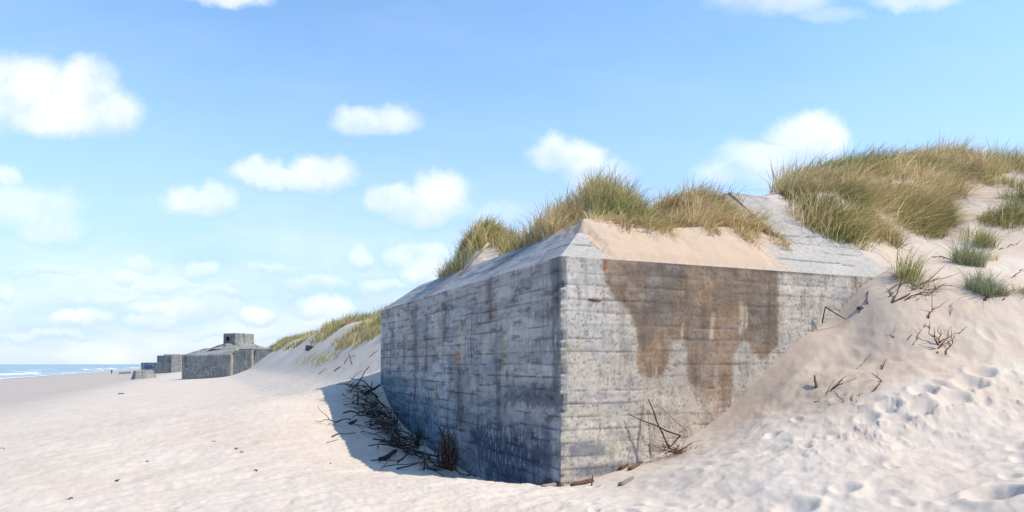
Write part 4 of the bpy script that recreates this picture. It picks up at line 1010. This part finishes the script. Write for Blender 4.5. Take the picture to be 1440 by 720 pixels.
# ------------------------------------------------------------------ sky with clouds (by direction), sun, camera
SUN = Vector((.88, -.17, 1.0)).normalized()
world = bpy.data.worlds.new('World'); scene.world = world; world.use_nodes = True
nt = world.node_tree; nt.nodes.clear()
out = N(nt, 'ShaderNodeOutputWorld'); bgd = N(nt, 'ShaderNodeBackground'); nt.links.new(bgd.outputs[0], out.inputs[0])
sky = N(nt, 'ShaderNodeTexSky', sky_type='NISHITA'); sky.sun_disc = False
sky.sun_elevation = math.asin(SUN.z); sky.sun_rotation = math.atan2(SUN.x, SUN.y); sky.air_density = 1.0; sky.dust_density = .2; sky.ozone_density = 1.0
hs = N(nt, 'ShaderNodeHueSaturation'); hs.inputs['Saturation'].default_value = 1.12; hs.inputs['Hue'].default_value = .497; hs.inputs['Value'].default_value = .84; nt.links.new(sky.outputs[0], hs.inputs['Color'])
gen = N(nt, 'ShaderNodeTexCoord').outputs['Generated']
sx = N(nt, 'ShaderNodeSeparateXYZ'); nt.links.new(gen, sx.inputs[0])
yy = M(nt, 'MAXIMUM', sx.outputs[1], .05)
u = M(nt, 'DIVIDE', sx.outputs[0], yy); v = M(nt, 'DIVIDE', sx.outputs[2], yy)
cb = N(nt, 'ShaderNodeCombineXYZ'); nt.links.new(u, cb.inputs[0]); nt.links.new(v, cb.inputs[1]); uv = cb.outputs[0]
wn = N(nt, 'ShaderNodeTexNoise'); wn.inputs['Scale'].default_value = 16; wn.inputs['Detail'].default_value = 7; wn.inputs['Roughness'].default_value = .62; nt.links.new(uv, wn.inputs['Vector'])
wv = N(nt, 'ShaderNodeVectorMath', operation='SUBTRACT'); nt.links.new(wn.outputs['Color'], wv.inputs[0]); wv.inputs[1].default_value = (.5, .5, .5)
ws = N(nt, 'ShaderNodeVectorMath', operation='SCALE'); nt.links.new(wv.outputs[0], ws.inputs[0]); ws.inputs['Scale'].default_value = .05
wa = N(nt, 'ShaderNodeVectorMath', operation='ADD'); nt.links.new(uv, wa.inputs[0]); nt.links.new(ws.outputs[0], wa.inputs[1]); uvw = wa.outputs[0]
CL = [(25,118,72,46,1),(115,128,60,48,1),(150,155,58,34,1),(75,160,115,30,1),(-20,140,70,50,1),
      (505,172,44,24,.8),(548,172,44,22,.75),(525,182,62,14,.7),
      (365,243,40,22,.75),(450,243,50,24,.85),(405,250,80,15,.75),(262,280,36,22,.8),(300,278,36,24,.85),(282,290,52,17,.7),
      (550,280,42,27,.75),(620,272,42,34,.9),(590,292,74,24,.7),(780,216,38,24,.85),(820,222,40,26,.85),(850,245,56,26,.5),
      (1140,192,58,34,.95),(1075,222,70,28,.75),(1110,235,100,34,.6),(1020,240,50,22,.5),
      (320,-2,62,16,.8),(1080,0,90,24,.6),(1290,-2,70,16,.55),(1160,20,60,12,.3),(8,250,22,18,.8),(40,292,80,36,.6),(70,320,60,24,.5),
      (115,446,46,14,.75),(360,442,26,16,.75),(460,432,46,16,.6),(590,355,56,22,.5),(600,380,34,20,.7),(505,360,20,18,.45),(180,392,26,12,.5),(250,436,80,18,.5),(280,380,26,14,.4),(440,395,46,14,.4),(200,372,26,14,.4),(5,408,14,14,.7),(235,404,40,12,.4),(700,300,40,18,.35),(60,380,50,10,.35),(150,420,60,9,.4),(300,415,50,9,.4),(380,375,36,9,.35),(540,400,40,12,.4),(330,470,60,8,.4),(60,470,70,8,.3),(210,455,40,9,.45),(480,455,40,12,.5)]
dens = None; shade = None
for (cx_, cy_, rx, ry, a) in CL:
    if cy_ > 340 and cx_ < 700: a = min(.85, a * 1.35)
    sb = N(nt, 'ShaderNodeVectorMath', operation='SUBTRACT'); nt.links.new(uvw, sb.inputs[0]); sb.inputs[1].default_value = ((cx_ - CX) / F, (HY - cy_) / F, 0)
    ml = N(nt, 'ShaderNodeVectorMath', operation='MULTIPLY'); nt.links.new(sb.outputs[0], ml.inputs[0]); ml.inputs[1].default_value = (F / rx, F / ry, 0)
    le = N(nt, 'ShaderNodeVectorMath', operation='LENGTH'); nt.links.new(ml.outputs[0], le.inputs[0])
    mr = N(nt, 'ShaderNodeMapRange', interpolation_type='SMOOTHSTEP'); nt.links.new(le.outputs['Value'], mr.inputs[0])
    for k, val in ((1, 1.27), (2, .5), (3, 0.), (4, a)): mr.inputs[k].default_value = val
    sy = N(nt, 'ShaderNodeSeparateXYZ'); nt.links.new(ml.outputs[0], sy.inputs[0])
    wy = M(nt, 'MULTIPLY', mr.outputs[0], sy.outputs[1])
    shade = wy if shade is None else M(nt, 'ADD', shade, wy); dsum = mr.outputs[0] if dens is None else M(nt, 'ADD', dsum, mr.outputs[0])
    dens = mr.outputs[0] if dens is None else M(nt, 'MAXIMUM', dens, mr.outputs[0])
fn = N(nt, 'ShaderNodeTexNoise'); fn.inputs['Scale'].default_value = 13; fn.inputs['Detail'].default_value = 4; fn.inputs['Roughness'].default_value = .5; nt.links.new(uv, fn.inputs['Vector'])
edge_n = ramp(nt, fn.outputs['Fac'], [(.3, .55), (.52, 1.)])
cloud = M(nt, 'MULTIPLY', dens, edge_n)
# thin veil low over the horizon and soft streaks
st = N(nt, 'ShaderNodeMapping'); st.inputs['Scale'].default_value = (3.2, 11, 1); nt.links.new(uv, st.inputs[0])
vn = N(nt, 'ShaderNodeTexNoise'); vn.inputs['Scale'].default_value = 1.3; vn.inputs['Detail'].default_value = 6; vn.inputs['Roughness'].default_value = .55; nt.links.new(st.outputs[0], vn.inputs['Vector'])
low_ = N(nt, 'ShaderNodeMapRange', interpolation_type='SMOOTHSTEP'); nt.links.new(v, low_.inputs[0])
for k, val in ((1, .30), (2, .03), (3, .06), (4, .75)): low_.inputs[k].default_value = val
veil = M(nt, 'MULTIPLY', ramp(nt, vn.outputs['Fac'], [(.38, 0), (.68, 1)]), low_.outputs[0])
cloud = M(nt, 'MAXIMUM', cloud, veil)
front = N(nt, 'ShaderNodeMapRange'); nt.links.new(sx.outputs[1], front.inputs[0]); front.inputs[1].default_value = .08; front.inputs[2].default_value = .2
cloud = M(nt, 'MULTIPLY', M(nt, 'MULTIPLY', cloud, .93), front.outputs[0], True)
hz = N(nt, 'ShaderNodeMapRange', interpolation_type='SMOOTHSTEP'); nt.links.new(sx.outputs[2], hz.inputs[0])
for k, val in ((1, .45), (2, -.02), (3, .0), (4, .9)): hz.inputs[k].default_value = val
skyc = mix(nt, hs.outputs[0], (1.45, 2.02, 3.15), hz.outputs[0])
rel = M(nt, 'DIVIDE', shade, M(nt, 'MAXIMUM', dsum, .02))
ccol = mix(nt, (2.6, 2.9, 3.5), (3.4, 3.5, 3.65), ramp(nt, M(nt, 'ADD', M(nt, 'MULTIPLY', rel, .5), fn.outputs['Fac']), [(.1, 0), (.6, 1)]))  # cloud shading painted in: greyer bases, whiter tops
fin = mix(nt, skyc, ccol, cloud)
nt.links.new(fin, bgd.inputs[0]); bgd.inputs[1].default_value = .15

sl = bpy.data.lights.new('sun', 'SUN'); sl.energy = 2.4; sl.angle = R(.6); sl.color = (1, .885, .73)
so = bpy.data.objects.new('sun', sl); col.objects.link(so); so.rotation_euler = (-SUN).to_track_quat('-Z', 'Y').to_euler(); so.location = (20, -10, 40)

cam = bpy.data.cameras.new('camera'); cam.lens = 24.75; cam.sensor_width = 36; cam.sensor_fit = 'HORIZONTAL'; cam.shift_y = 152 / 1440; cam.clip_start = .1; cam.clip_end = 60000
co = bpy.data.objects.new('camera', cam); col.objects.link(co); co.location = (0, 0, EYE); co.rotation_euler = (R(90), 0, 0); scene.camera = co
vs = scene.view_settings; scene.display_settings.display_device = 'sRGB'; vs.view_transform = 'Standard'; vs.look = 'None'; vs.gamma = 1; vs.exposure = 1.12; vs.use_curve_mapping = False
scene.cycles.max_bounces = 6
